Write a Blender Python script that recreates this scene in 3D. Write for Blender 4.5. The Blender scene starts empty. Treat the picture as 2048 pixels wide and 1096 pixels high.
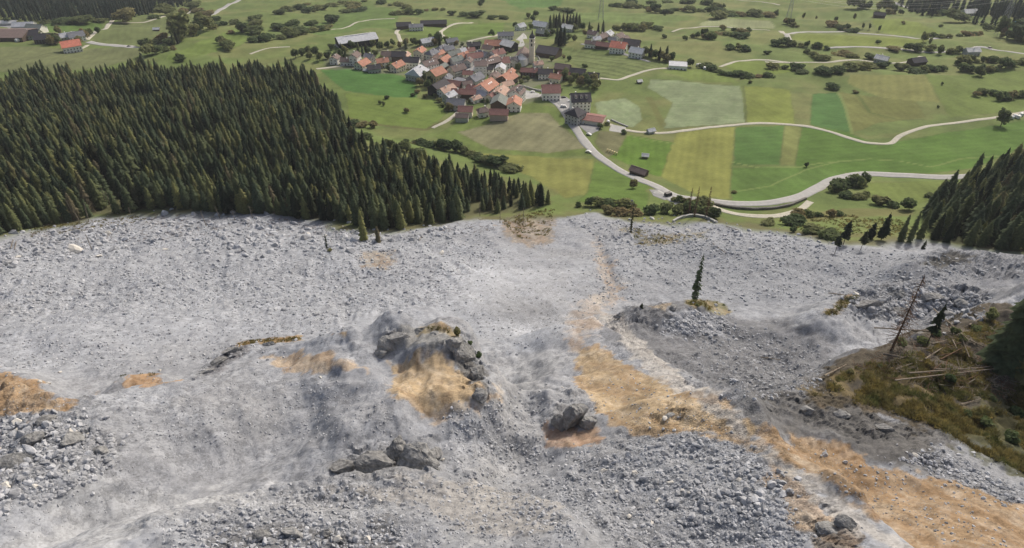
import bpy, math, random
import numpy as np
from mathutils import Vector, Matrix

random.seed(7)
RNG = np.random.default_rng(7)
scene = bpy.context.scene
COL = scene.collection

# ------------------------------------------------------------------ camera, sky, sun, exposure
CAMZ, F, PITCH = 254.0, 1400.0, math.radians(37.0)
W0, H0 = 2048.0, 1096.0
cam_d = bpy.data.cameras.new('camera')
cam_d.sensor_width = 36.0
cam_d.lens = F * 36.0 / W0
cam_d.clip_start = 1.0
cam_d.clip_end = 40000.0
cam = bpy.data.objects.new('camera', cam_d)
cam.location = (0, 0, CAMZ)
cam.rotation_euler = (math.pi / 2 - PITCH, 0, 0)
COL.objects.link(cam)
scene.camera = cam

SUN_EL, SUN_AZ = math.radians(39), math.radians(33)      # azimuth from +Y (away from the camera) towards +X
world = bpy.data.worlds.new('World'); scene.world = world; world.use_nodes = True
wn = world.node_tree
bg = wn.nodes['Background']
sky = wn.nodes.new('ShaderNodeTexSky')
sky.sky_type = 'NISHITA'; sky.sun_disc = False
sky.sun_elevation = SUN_EL; sky.sun_rotation = SUN_AZ
sky.air_density = 1.0; sky.dust_density = 6.0; sky.ozone_density = .6
wn.links.new(sky.outputs[0], bg.inputs[0]); bg.inputs[1].default_value = 0.125
sun_d = bpy.data.lights.new('sun', 'SUN'); sun_d.energy = 2.9; sun_d.angle = math.radians(2.0)
sun_d.color = (1.0, 0.95, 0.87)
sun = bpy.data.objects.new('sun', sun_d); COL.objects.link(sun)
sdir = Vector((math.sin(SUN_AZ) * math.cos(SUN_EL), math.cos(SUN_AZ) * math.cos(SUN_EL), math.sin(SUN_EL)))
sun.rotation_euler = (-sdir).to_track_quat('-Z', 'Y').to_euler()
scene.view_settings.view_transform = 'Standard'; scene.view_settings.look = 'None'
scene.view_settings.exposure = -0.2; scene.view_settings.gamma = 1.0
scene.cycles.max_bounces = 5; scene.cycles.diffuse_bounces = 2; scene.cycles.glossy_bounces = 1
scene.cycles.transmission_bounces = 1; scene.cycles.volume_bounces = 0; scene.cycles.transparent_max_bounces = 4
scene.cycles.use_denoising = True

# ------------------------------------------------------------------ helpers: colour, noise, rays
def lin(c, k=1.0):
    c = np.asarray(c, float) / 255.0
    return np.where(c <= 0.04045, c / 12.92, ((c + 0.055) / 1.055) ** 2.4) * k

def _h(ix, iy, s):
    n = (ix.astype(np.int64) * 374761393 + iy.astype(np.int64) * 668265263 + s * 1442695041) & 0xFFFFFFFF
    n = ((n ^ (n >> 13)) * 1274126177) & 0xFFFFFFFF
    return ((n ^ (n >> 16)) & 0xFFFF) / 65535.0 * 2 - 1

def vnoise(x, y, s=0):
    ix, iy = np.floor(x), np.floor(y)
    fx, fy = x - ix, y - iy
    fx = fx * fx * fx * (fx * (fx * 6 - 15) + 10); fy = fy * fy * fy * (fy * (fy * 6 - 15) + 10)
    a, b = _h(ix, iy, s), _h(ix + 1, iy, s); c, d = _h(ix, iy + 1, s), _h(ix + 1, iy + 1, s)
    return (a * (1 - fx) + b * fx) * (1 - fy) + (c * (1 - fx) + d * fx) * fy

def fbm(x, y, scale, octv=4, s=0, gain=0.5):
    v, a, f = 0, 1.0, 1.0 / scale
    ca, sa = math.cos(0.6), math.sin(0.6)
    for i in range(octv):
        xr, yr = (x * ca - y * sa), (x * sa + y * ca)
        v = v + a * vnoise(xr * f + 17.3 * i, yr * f - 9.1 * i, s + i)
        x, y = xr, yr
        a *= gain; f *= 2.03
    return v

def ridged(x, y, scale, octv=4, s=0):
    v, a, f = 0, 1.0, 1.0 / scale
    for i in range(octv):
        v = v + a * (1 - 2 * np.abs(vnoise(x * f + 31 * i, y * f + 11 * i, s + i)))
        a *= 0.55; f *= 2.1
    return v

def blocks(x, y, scale, s=0, tilt=.55, ang=0.0, stretch=1.0):
    """broken blocks: every cell a tilted facet at its own height, with a crack along its edge"""
    ca, sa = math.cos(ang), math.sin(ang)
    u, v = (x * ca + y * sa) / scale / stretch, (-x * sa + y * ca) / scale
    ix, iy = np.floor(u), np.floor(v); best = np.full(x.shape, 9.0); sec = best.copy(); h = np.zeros(x.shape)
    for a in (-1, 0, 1):
        for b in (-1, 0, 1):
            cx, cy = ix + a, iy + b
            px_, py_ = cx + .5 + .42 * _h(cx, cy, s), cy + .5 + .42 * _h(cx, cy, s + 1)
            dx, dy = u - px_, v - py_; d = dx * dx + dy * dy
            hh = _h(cx, cy, s + 2) * .5 + tilt * (dx * _h(cx, cy, s + 3) + dy * _h(cx, cy, s + 4))
            k = d < best
            sec = np.where(k, best, np.minimum(sec, d)); h = np.where(k, hh, h); best = np.where(k, d, best)
    return h - .35 * (1 - np.clip((np.sqrt(sec) - np.sqrt(best)) / .14, 0, 1))

def sstep(a, b, v):
    t = np.clip((v - a) / (b - a), 0, 1)
    return t * t * (3 - 2 * t)

cp, sp = math.cos(PITCH), math.sin(PITCH)
def ray(px, py):
    u = (np.asarray(px, float) - W0 / 2) / F; v = (H0 / 2 - np.asarray(py, float)) / F
    dx = u; dy = cp + v * sp; dz = -sp + v * cp
    return dx, dy, dz

def project(x, y, z):
    zc = z - CAMZ
    d = y * cp - zc * sp; up = y * sp + zc * cp
    return W0 / 2 + F * x / d, H0 / 2 - F * up / d

# the mountainside: height against distance down the valley
PY = np.array([-400, -60, 0, 57.6, 81, 109.5, 149, 194, 227, 338, 369, 451, 598, 803, 1030, 1396, 1900, 2600, 5000, 30000.])
PZ = np.array([420, 228, 193, 160, 146, 131, 114, 96, 83, 41, 33, 16, 0, -25, -69, -136, -205, -250, -260, -260.])
def _pchip(xk, yk):
    h = np.diff(xk); dl = np.diff(yk) / h; m = np.zeros_like(yk)
    m[0], m[-1] = dl[0], dl[-1]
    for i in range(1, len(xk) - 1):
        if dl[i - 1] * dl[i] > 0:
            w1, w2 = 2 * h[i] + h[i - 1], h[i] + 2 * h[i - 1]
            m[i] = (w1 + w2) / (w1 / dl[i - 1] + w2 / dl[i])
    return m
PM = _pchip(PY, PZ)
def base_h(x, y):
    y = np.clip(y, PY[0], PY[-1]); i = np.clip(np.searchsorted(PY, y) - 1, 0, len(PY) - 2)
    h = PY[i + 1] - PY[i]; t = (y - PY[i]) / h
    return ((2 * t**3 - 3 * t**2 + 1) * PZ[i] + (t**3 - 2 * t**2 + t) * h * PM[i]
            + (-2 * t**3 + 3 * t**2) * PZ[i + 1] + (t**3 - t**2) * h * PM[i + 1])

STEPS = np.concatenate([[0.0], np.geomspace(25, 6000, 420)])
def hit(px, py, hf, off=0.0):
    """first point where the rays through these picture points meet the surface hf + off"""
    px = np.atleast_1d(np.asarray(px, float)); py = np.atleast_1d(np.asarray(py, float))
    dx, dy, dz = ray(px, py)
    n = len(px); done = np.zeros(n, bool); res = np.full(n, STEPS[-1]); prev = np.full(n, 1.0)
    gp = np.full(n, CAMZ - float(np.mean(hf(np.zeros(1), np.zeros(1)))))
    off = np.broadcast_to(np.asarray(off, float), (n,))
    for s0, s1 in zip(STEPS[:-1], STEPS[1:]):
        g = CAMZ + dz * s1 - hf(dx * s1, dy * s1) - off
        new = (~done) & (g <= 0)
        if new.any():
            t = gp[new] / np.maximum(gp[new] - g[new], 1e-6)
            res[new] = s0 + (s1 - s0) * t; done |= new
            if done.all(): break
        gp = g
    return dx * res, dy * res, CAMZ + dz * res

def seg_dist(x, y, P, closed=False):
    """distance to a polyline, plus the signed side measured along +Y"""
    P = np.asarray(P, float); best = np.full(x.shape, 1e9); sy = np.zeros(x.shape); tt = np.zeros(x.shape)
    n = len(P); m = n if closed else n - 1
    for i in range(m):
        a, b = P[i], P[(i + 1) % n]; d = b - a; L2 = d @ d + 1e-9
        t = np.clip(((x - a[0]) * d[0] + (y - a[1]) * d[1]) / L2, 0, 1)
        ex, ey = x - a[0] - t * d[0], y - a[1] - t * d[1]
        q = np.hypot(ex, ey); k = q < best
        best = np.where(k, q, best); sy = np.where(k, ey, sy); tt = np.where(k, (i + t) / max(m, 1), tt)
    return best, sy, tt

def inside(x, y, P):
    P = np.asarray(P, float); r = np.zeros(x.shape, bool); n = len(P); j = n - 1
    for i in range(n):
        xi, yi = P[i]; xj, yj = P[j]
        c = ((yi > y) != (yj > y)) & (x < (xj - xi) * (y - yi) / (yj - yi + 1e-12) + xi)
        r ^= c; j = i
    return r

# ------------------------------------------------------------------ terrain surface
# crests: picture points of the crest line, rise, reach on the near side, reach on the far side, roughness
CRESTS = [
    # the near spur: one long rim from the left edge to the ochre hump, with the lower scree field behind it
    ([(-300, 745), (-60, 775), (60, 800), (140, 822), (200, 800), (270, 772), (350, 768), (400, 748), (440, 715), (490, 690), (600, 677), (700, 675), (770, 700)], 12, 34, 3.6, .15),
    ([(-200, 695), (-60, 726), (20, 742), (70, 763), (105, 790)], 6, 8, 4, .3),
    ([(200, 782), (250, 752), (310, 748), (350, 765)], 3.5, 7, 3.0, .2),
    ([(785, 684), (825, 657), (880, 652), (925, 682), (958, 735)], 14, 17, 5, .6),
    ([(655, 905), (740, 886), (860, 874)], 2.6, 5.0, 14, .3),
    ([(1118, 808), (1140, 801), (1166, 813)], 3.2, 3.6, 3.0, .3),
    ([(1185, 640), (1290, 700), (1420, 785), (1530, 895), (1700, 1005), (1830, 1100), (1990, 1220)], 8, 22, 3.6, .1),
    ([(1210, 622), (1300, 612), (1385, 600), (1450, 612)], 7, 11, 5, .4),
    ([(1590, 780), (1640, 742), (1690, 735), (1740, 700), (1780, 702), (1840, 668), (1890, 668), (1950, 625), (2050, 600), (2250, 520)], 12, 22, 7, .6),
    ([(1640, 622), (1720, 577), (1810, 560), (1990, 588)], 8, 11, 7, .7),
    ([(1830, 522), (1890, 500), (2050, 512), (2250, 520)], 7, 12, 8, .5),
    ([(330, 1040), (450, 1000), (560, 975), (800, 953), (1000, 962), (1110, 1010), (1190, 1110)], 8, 18, 3.2, .3),
    ([(430, 1066), (600, 1054), (790, 1070)], -3.0, 3, 5, .6),
    ([(-300, 300), (100, 290), (450, 270), (600, 290)], 14, 70, 60, .0),
    ([(20, 850), (120, 845), (220, 880)], 3.5, 7, 5, .6),
    ([(1280, 850), (1340, 806), (1420, 840)], 2.0, 5, 4, .3),
    ([(1600, 1020), (1660, 1022), (1720, 1060)], 2.5, 3, 3, .5),
    ([(1195, 480), (1215, 540), (1232, 600)], -1.8, 3, 3, .1),
    ([(1010, 1110), (1020, 980), (1040, 880), (1030, 790), (1040, 720)], -5, 6, 7, .1),
    ([(640, 880), (520, 930), (380, 990), (200, 1060), (40, 1130)], -4.5, 9, 8, .0),
    ([(1500, 1100), (1420, 1010), (1330, 940)], 1.6, 8, 8, .0),
    ([(750, 730), (765, 790), (820, 842), (930, 842), (990, 795), (1000, 730)], -5, 5, 5, .0),
    ([(1440, 660), (1520, 700), (1600, 760)], -3.0, 10, 10, .1),
    ([(1500, 560), (1650, 555), (1800, 545)], -2.0, 12, 12, .1),
]
BL = {}
crest_w = []
for pts, h, sn, sf, rg in CRESTS:
    p = np.array(pts, float)
    X, Y, _ = hit(p[:, 0], p[:, 1], base_h, max(h, 0) * 1.0)
    crest_w.append((np.stack([X, Y], 1), h, sn, sf, rg))

EDGE_PX = [(-400, 560), (-150, 515), (0, 475), (60, 462), (200, 440), (330, 430), (450, 432), (560, 434), (640, 442), (690, 462),
           (760, 470), (830, 462), (900, 450), (960, 440), (1010, 442), (1060, 436), (1130, 432), (1200, 432), (1260, 442), (1340, 450),
           (1430, 446), (1480, 455), (1560, 462), (1600, 472), (1700, 492), (1760, 486), (1850, 482), (1920, 492), (2048, 508), (2400, 540)]
_e = np.array(EDGE_PX, float)
EX, EY, _ = hit(_e[:, 0], _e[:, 1], base_h)
SLIDE = np.concatenate([np.stack([EX, EY], 1), [[900, EY[-1]], [900, -500], [-900, -500], [-900, EY[0]]]])

NR, NC = 660, 860
rows_px = np.linspace(1330, -60, NR - 34)
_, yr, _ = hit(np.full(len(rows_px), 1024.0), rows_px, base_h)
YR = np.concatenate([np.linspace(-60, yr[0] - 2.5, 12), yr, np.geomspace(yr[-1] * 1.04, 28000, 22)])
YR = np.maximum.accumulate(YR + np.arange(NR) * 1e-4)
def half_w(y): return 0.99 * np.hypot(np.maximum(y, 0) * 1.0 + 30, 95)
HW = half_w(YR)
TC = np.linspace(-1, 1, NC)
GX = HW[:, None] * TC[None, :]; GY = np.repeat(YR[:, None], NC, 1)

def _lookup(x, y):
    x = np.asarray(x, float); y = np.asarray(y, float)
    r = np.interp(y, YR, np.arange(NR)); c = (x / half_w(y) + 1) * .5 * (NC - 1)
    r = np.clip(r, 0, NR - 1.001); c = np.clip(c, 0, NC - 1.001)
    i, j = r.astype(int), c.astype(int); fr, fc = r - i, c - j
    return (GZ[i, j] * (1 - fc) + GZ[i, j + 1] * fc) * (1 - fr) + (GZ[i + 1, j] * (1 - fc) + GZ[i + 1, j + 1] * fc) * fr

_sd, _, _ = seg_dist(GX, GY, np.stack([EX, EY], 1))
ROCK = sstep(-6, 6, np.where(inside(GX, GY, SLIDE), _sd, -_sd) + 5 * fbm(GX, GY, 14, 3, 50))
def _basepoly(pts, soft, warp, seed):
    p = np.array(pts, float); X, Y, _ = hit(p[:, 0], p[:, 1], base_h, 3.0); P = np.stack([X, Y], 1)
    x, y = GX + warp * fbm(GX, GY, warp * 2 + 2, 3, seed), GY + warp * fbm(GX, GY, warp * 2 + 2, 3, seed + 9)
    d, _, _ = seg_dist(x, y, P, True); return sstep(-soft, soft, np.where(inside(x, y, P), d, -d))
RUB = np.full_like(GX, .10)
for i, (pts, w_, so_) in enumerate([
    ([(-200,520),(200,440),(450,432),(640,442),(760,470),(900,450),(1000,450),(1010,500),(860,600),(640,640),(420,610),(-200,650)], .9, 12), ([(1120,430),(1440,445),(1700,490),(2060,510),(2000,560),(1650,600),(1300,560),(1210,470)], .55, 10),
    ([(1130,905),(1260,876),(1420,868),(1510,900),(1580,970),(1640,1110),(1240,1110),(1130,1000)], 1.0, 2), ([(-60,835),(120,826),(236,870),(245,930),(100,1000),(-60,1030)], 1.0, 2), ([(300,1060),(500,990),(720,965),(800,1040),(830,1110),(300,1110)], .7, 2),
    ([(1190,640),(1440,630),(1640,690),(1660,800),(1500,800),(1300,700)], .55, 3), ([(880,830),(1090,770),(1090,900),(1200,1000),(1150,1100),(900,960)], .4, 3), ([(200,800),(420,780),(600,790),(560,870),(300,900)], .35, 3), ([(1690,610),(1820,560),(2000,590),(1900,650),(1780,640)], .8, 3), ([(1870,900),(2060,985),(2060,1020),(1900,965),(1780,920)], .9, 1.5)]):
    m_ = _basepoly(pts, so_, so_ * .6, 300 + i); RUB = RUB * (1 - m_) + w_ * m_
GZ = base_h(GX, GY)
crag = np.zeros_like(GX); calm = np.zeros_like(GX)
for ci, (P, h, sn, sf, rg) in enumerate(crest_w):
    d, sy, tt = seg_dist(GX, GY, P)
    wob = 1 + 0.25 * fbm(GX, GY, max(sn, 3) * 0.9, 3, 77)
    o_ = np.argsort(P[:, 0]); side = sstep(-1.0, 1.0, (np.interp(GX, P[o_, 0], P[o_, 1]) - GY) / max(1.0, sf * .6)); sg = (sf + (sn - sf) * side) * wob
    k = np.exp(-(d / np.maximum(sg, .5)) ** 2 * 0.9)
    if rg >= .9: k = np.clip(k * 1.35, 0, 1.02)
    if sn < 16 and max(p_[0] for p_ in CRESTS[ci][0]) < 1990: k = k * (.3 + .7 * sstep(0, .25, tt) * sstep(0, .25, 1 - tt))
    GZ += h * k
    if h > 3 and sn < 40: calm = np.maximum(calm, np.exp(-(d / (1.1 * sg)) ** 2))
    crag = np.maximum(crag, rg * np.exp(-(d / (1.5 * max(sn, sf))) ** 2))
ROCK = np.maximum(ROCK, 0)
near = ROCK
GZ += near * ((1.6 * fbm(GX, GY, 34, 2, 3) + 0.6 * fbm(GX, GY, 11, 3, 4)) * (1 - .75 * calm) + (.04 + 0.2 * RUB) * fbm(GX, GY, 1.9, 3, 5))
# bare rock: broken blocks stand out of the scree
CRAGS = [([(640,930),(690,895),(770,880),(865,868),(892,930),(860,958),(780,966),(690,962)], 4.6, .6, .4),
         ([(1085,850),(1105,800),(1125,770),(1160,770),(1180,800),(1205,850),(1150,864)], 2.6, .5, .9),
         ([(880,690),(915,670),(950,690),(985,740),(980,812),(930,778),(900,728)], 3.6, 1.0, 1.1),
         ([(745,708),(775,662),(815,652),(800,690),(775,710)], 1.8, .7, .6), ([(390,760),(430,718),(478,684),(505,696),(455,740)], 1.8, .8, .8),
         ([(-60,860),(60,828),(150,832),(240,878),(238,930),(110,975),(-60,1010)], 3.2, .8, .5),
         ([(420,1070),(560,1046),(700,1050),(800,1066),(820,1110),(420,1110)], 2.0, .45, .2),
         ([(1640,632),(1720,578),(1810,558),(1990,586),(1950,640),(1790,650)], 5.0, 1.3, .5), ([(1820,530),(1890,498),(2060,508),(2060,560),(1900,548)], 3.0, 1.0, .4),
         ([(1295,848),(1340,802),(1372,815),(1355,848)], 1.3, .5, .3), ([(1590,1050),(1655,1018),(1710,1050),(1715,1105),(1630,1105)], 1.2, .6, .5),
         ([(1565,800),(1650,786),(1760,815),(1910,868),(1890,900),(1740,880),(1610,850)], 2.6, .6, .3), ([(1190,640),(1250,612),(1310,608),(1335,640),(1270,665)], 2.2, .7, .4),
         ([(1320,650),(1390,615),(1460,635),(1450,675),(1330,672)], 1.4, .5, .2), ([(1190,690),(1600,690),(1680,800),(1560,850),(1420,780)], 2.6, .35, .8), ([(300,1060),(520,985),(700,968),(1000,975),(1120,1040),(1060,1100),(300,1100)], 1.2, .22, .3),
         ([(1880,900),(2060,985),(2060,1020),(1900,965),(1780,920)], 1.2, .4, .2)]
CR_M = np.zeros_like(GX); n_w = fbm(GX, GY, 2.2, 2, 401)
for i, (pts, sc_, amp, an_) in enumerate(CRAGS):
    p = np.array(pts, float); X, Y, _ = hit(p[:, 0], p[:, 1], lambda a, b: _lookup(a, b)); P = np.stack([X, Y], 1)
    x0, y0 = P.min(0) - 3; x1, y1 = P.max(0) + 3; sel = (GX > x0) & (GX < x1) & (GY > y0) & (GY < y1)
    if not sel.any(): continue
    x, y = GX[sel], GY[sel]; d, _, _ = seg_dist(x, y, P, True); m_ = sstep(-1.2, 2.0, np.where(inside(x, y, P), d, -d) + 1.6 * fbm(x, y, 4, 3, 180 + i))
    bx, by = x + .25 * fbm(x, y, 1.5, 2, 190), y + .25 * fbm(x, y, 1.5, 2, 191)
    GZ[sel] += m_ * amp * (blocks(bx, by, sc_, 200 + i * 7, .8, an_, 1.5) + .25 * blocks(bx, by, sc_ * .42, 203 + i * 7, .8, an_, 1.3) + .08 * blocks(bx, by, sc_ * .2, 205 + i * 7, .8, an_, 1.2))
    CR_M[sel] = np.maximum(CR_M[sel], m_ * min(1, amp))
_nz = GY < 420
GZ[_nz] += (near * (.09 + .26 * RUB) * (1 - .4 * CR_M))[_nz] * (blocks(GX[_nz] + .3 * n_w[_nz], GY[_nz], 1.9, 400, .7, .35, 1.7) + .6 * blocks(GX[_nz], GY[_nz] + .3 * n_w[_nz], .8, 410, .8, .2, 1.4))
# gullies that run down the fall line
GZ += near * (.22 + .4 * np.clip(RUB * 1.4 - .2, 0, .6)) * ridged(GX + .35 * GY + 3 * fbm(GX, GY, 15, 2, 8), GY * .3, 7, 3, 9) * (GY < 330) * (1 - .5 * calm)
GZ += near * crag * (.7 * ridged(GX, GY, 6.5, 4, 12) + .35 * ridged(GX * 1.4, GY * .8, 1.8, 3, 14))
GZ += (1 - near) * (2.2 * fbm(GX, GY, 95, 3, 21) * sstep(350, 520, GY) + .35 * fbm(GX, GY, 14, 2, 23))
GZ += (1 - near) * sstep(760, 1000, GY) * 3.5 * fbm(GX, GY, 120, 2, 25)
BANK = _basepoly([(1580,790),(1700,722),(1850,665),(1960,625),(2060,600),(2400,560),(2400,1000),(2048,962),(1950,905),(1870,850),(1750,815),(1610,805)], 3, 2, 330)
GZ += BANK * (1.3 * fbm(GX, GY, 9, 3, 331) + .5 * blocks(GX, GY, 2.4, 333, .8, .3, 1.4) + .25 * fbm(GX, GY, 2, 2, 332))
# small terraces of the old meadow strips
_ter = np.sin((GY + .45 * GX + 22 * fbm(GX, GY, 120, 2, 31)) / 13.0)
GZ += (1 - near) * .85 * sstep(620, 760, GY) * (1 - sstep(1300, 1500, GY)) * np.sign(_ter) * np.abs(_ter) ** .5

HT = _lookup
def at(px, py, off=0.0):
    X, Y, Z = hit([px], [py], HT, off)
    return float(X[0]), float(Y[0]), float(HT(X, Y)[0])

def atv(pts, off=0.0):
    p = np.array(pts, float); X, Y, _ = hit(p[:, 0], p[:, 1], HT, off)
    return np.stack([X, Y], 1)

def height_to(x, y, z, py):
    """how tall a thing standing at x, y, z is when its top shows at picture row py"""
    v = (H0 / 2 - py) / F
    # (y*sp + zc*cp) = v*(y*cp - zc*sp)
    zc = (v * y * cp - y * sp) / (cp + v * sp)
    return zc + CAMZ - z

# ------------------------------------------------------------------ land cover
K = 1.0
C = np.zeros(GX.shape + (3,))
def blend(mask, rgb, k=K):
    m = mask[..., None]
    C[:] = C * (1 - m) + lin(rgb, k) * m
n_big, n_mid, n_fin = fbm(GX, GY, 60, 3, 60), fbm(GX, GY, 12, 3, 61), fbm(GX, GY, 3.0, 3, 62)
C[:] = lin((112, 126, 72))
blend(sstep(-.2, .6, n_big), (120, 124, 78)); blend(.6 * sstep(0, .8, fbm(GX, GY, 35, 3, 64)), (100, 114, 66))
blend(.4 * sstep(.1, .8, fbm(GX * .5, GY, 22, 3, 65)), (132, 128, 86))

def poly_mask(pts, soft=1.2, warp=1.0, wscale=6, seed=0):
    P = atv(pts)
    pad = soft * 2 + warp * 2
    x0, y0 = P.min(0) - pad; x1, y1 = P.max(0) + pad
    m = np.zeros_like(GX)
    sel = (GX > x0) & (GX < x1) & (GY > y0) & (GY < y1)
    if not sel.any(): return m
    x, y = GX[sel], GY[sel]
    if warp:
        x, y = x + warp * fbm(x, y, wscale, 3, 80 + seed), y + warp * fbm(x, y, wscale, 3, 90 + seed)
    d, _, _ = seg_dist(x, y, P, True)
    s = np.where(inside(x, y, P), d, -d)
    m[sel] = sstep(-soft, soft, s)
    return m

FIELDS = [
    ((640,140),(700,136),(745,146),(800,150),(832,170),(835,197),(780,195),(690,182)), (80,116,58),
    ((690,186),(835,197),(872,200),(905,215),(880,240),(850,258),(790,252),(700,237)), (112,128,64),
    ((868,272),(920,240),(1060,205),(1112,215),(1150,260),(1188,306),(1185,312),(1050,312),(950,302),(890,292)), (108,122,66),
    ((915,264),(1000,240),(1040,226),(1098,226),(1120,250),(1178,296),(1100,306),(980,298)), (134,130,102),
    ((945,306),(1188,318),(1176,390),(1130,396),(1060,352)), (132,132,74),
    ((1190,322),(1300,362),(1296,420),(1150,402),(1176,385)), (100,122,58),
    ((1115,90),(1330,128),(1345,136),(1300,140),(1200,160),(1180,145),(1110,115)), (120,130,82),
    ((1300,158),(1480,172),(1490,245),(1330,258),(1325,250),(1345,205),(1295,175)), (138,148,116),
    ((1190,205),(1250,196),(1280,215),(1285,240),(1265,255),(1230,245),(1195,230)), (138,148,116),
    ((1487,172),(1580,180),(1590,248),(1494,245)), (124,132,66),
    ((1625,187),(1675,184),(1690,210),(1704,268),(1620,250),(1622,210)), (82,115,62),
    ((1678,184),(1760,195),(1830,200),(1850,235),(1760,245),(1706,265)), (116,118,68),
    ((1700,150),(1850,150),(1880,205),(1760,195),(1695,165)), (132,132,80),
    ((1240,266),(1350,285),(1330,352),(1310,352),(1215,312)), (96,122,50),
    ((1198,262),(1255,264),(1238,300),(1215,316),(1190,285)), (116,113,84),
    ((1352,264),(1470,254),(1460,398),(1400,395),(1322,354)), (134,135,72),
    ((1471,255),(1570,250),(1560,330),(1467,330)), (86,116,58),
    ((1570,250),(1604,248),(1590,330),(1560,330)), (124,128,76),
    ((1605,250),(1700,265),(1760,292),(1790,284),(2048,240),(2060,290),(1950,335),(1880,345),(1720,350),(1590,332)), (90,118,52),
    ((1464,335),(1560,333),(1640,333),(1690,346),(1600,396),(1540,406),(1462,402)), (94,120,58),
    ((1735,366),(1892,362),(1880,396),(1840,406),(1760,400),(1730,386)), (116,128,68),
    ((1850,150),(2060,140),(2060,222),(1900,236),(1882,205)), (108,122,64),
    ((1580,76),(1604,68),(1860,80),(1840,92),(1700,95),(1640,95)), (120,130,62),
    ((1740,40),(1800,36),(1880,66),(1800,72),(1755,60)), (118,130,62),
    ((176,86),(230,47),(390,18),(402,34),(340,76),(270,92),(200,92)), (110,118,76),
    ((82,64),(80,50),(205,48),(200,60),(170,66)), (96,118,60),
    ((-100,92),(110,96),(260,96),(300,100),(200,138),(-100,145)), (116,120,84),
    ((330,116),(420,76),(500,50),(510,62),(480,92),(420,106),(350,130)), (112,128,66),
    ((590,60),(650,40),(730,10),(770,14),(800,25),(788,60),(740,56),(640,72)), (100,120,64),
    ((890,60),(960,46),(1010,45),(1005,65),(930,82),(895,78)), (104,124,58),
    ((990,-5),(1130,-5),(1120,12),(1040,18)), (92,122,64),
    ((1400,46),(1420,38),(1540,42),(1552,56),(1500,58),(1400,52)), (144,148,112),
    ((1445,131),(1480,121),(1530,121),(1600,131),(1600,140),(1530,152),(1470,145)), (118,132,64),
    ((1318,142),(1400,138),(1450,150),(1480,166),(1380,160)), (116,130,68),
    ((1120,20),(1260,30),(1380,36),(1300,52),(1160,46)), (110,126,72),
    ((800,54),(905,52),(885,78),(820,76)), (106,122,62),
]
for i in range(0, len(FIELDS), 2):
    m = poly_mask(FIELDS[i], .9, .6, 8, i) * (1 - ROCK)
    blend(m, FIELDS[i + 1])
    fr = np.random.default_rng(700 + i); fa = fr.uniform(-.5, .5) + math.pi / 2 * (fr.random() < .4); fp = fr.uniform(5.5, 9)
    mow = np.sin((GX * math.cos(fa) + GY * math.sin(fa) + .7 * n_mid) / fp * 2 * math.pi)
    C *= (1 + .055 * m * mow + .07 * m * fbm(GX, GY, 24, 3, 710 + i % 5))[..., None]
    blend(np.clip(4 * m * (1 - m), 0, 1) * .45, (100, 104, 64))
    if i == 12:
        q = atv([(1120, 93), (1330, 131), (1220, 118), (1220, 127.2)]); u = (q[1] - q[0]) / np.hypot(*(q[1] - q[0])); nn = np.array([-u[1], u[0]])
        per = abs((q[3] - q[2]) @ nn) * .62; st = .5 + .5 * np.sin((GX * nn[0] + GY * nn[1] + .8 * n_mid) / per * 2 * math.pi)
        blend(m * sstep(.45, .9, st) * .75, (84, 96, 56))
    if i in (14, 16):
        blend(m * .5 * sstep(.1, .9, fbm(GX, GY, 5, 3, 66)), (120, 136, 98))
# faint lighter tractor lines and mowing bands in the grass
band = np.sin((GX * .8 - GY * .3 + 8 * n_big) / 3.4)
C *= (1 + (1 - ROCK) * (.05 * band * sstep(380, 430, GY) + .10 * n_mid + .06 * n_fin + .08 * n_big))[..., None]
def line_mask(pts, w, soft=.6):
    P = atv(pts); d, _, _ = seg_dist(GX, GY, P)
    return 1 - sstep(w - soft, w + soft, d)
for pts, w, c in [
    ([(1464,324),(1520,336),(1600,334),(1640,326),(1740,318),(1800,322),(1860,334),(1920,318),(2000,312)], .8, (128,142,84)),
    ([(1464,384),(1540,372),(1610,340),(1680,322)], .8, (124,138,82)),
    ([(1676,186),(1690,212),(1704,268)], 1.3, (128,140,84)),
    ([(1240,268),(1350,288)], .7, (128,142,84)),
    ([(1486,172),(1492,246)], 1.0, (96,104,62)), ([(1300,158),(1482,172)], 1.0, (96,104,62)), ([(1330,258),(1492,246)], 1.2, (104,106,70)),
    ([(1298,196),(1312,222),(1326,250)], 3.0, (110,110,66)), ([(1706,180),(1740,225),(1800,240),(1848,240)], 1.6, (92,104,56)),
    ([(700,237),(790,254),(850,260),(885,243)], 2.0, (104,98,66)), ([(740,215),(820,236),(880,246)], 1.2, (98,116,56)),
    ([(0,132),(60,118),(110,104)], 2.0, (98,102,70)), ([(0,120),(200,108)], 1.6, (106,108,76)),
    ([(720,285),(800,305),(880,330),(1000,362),(1090,385)], 9, (126,122,82)),
    ([(1590,440),(1700,425),(1800,425)], 7, (126,112,80)), ([(1620,470),(1720,470),(1800,478)], 5, (112,100,74)),
    ([(1310,382),(1380,412),(1430,440)], 6, (128,122,84)),
]:
    blend(line_mask(pts, w, min(.7, w * .5)) * (.5 if w > 4 else .8) * (1 - ROCK), c)

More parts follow.
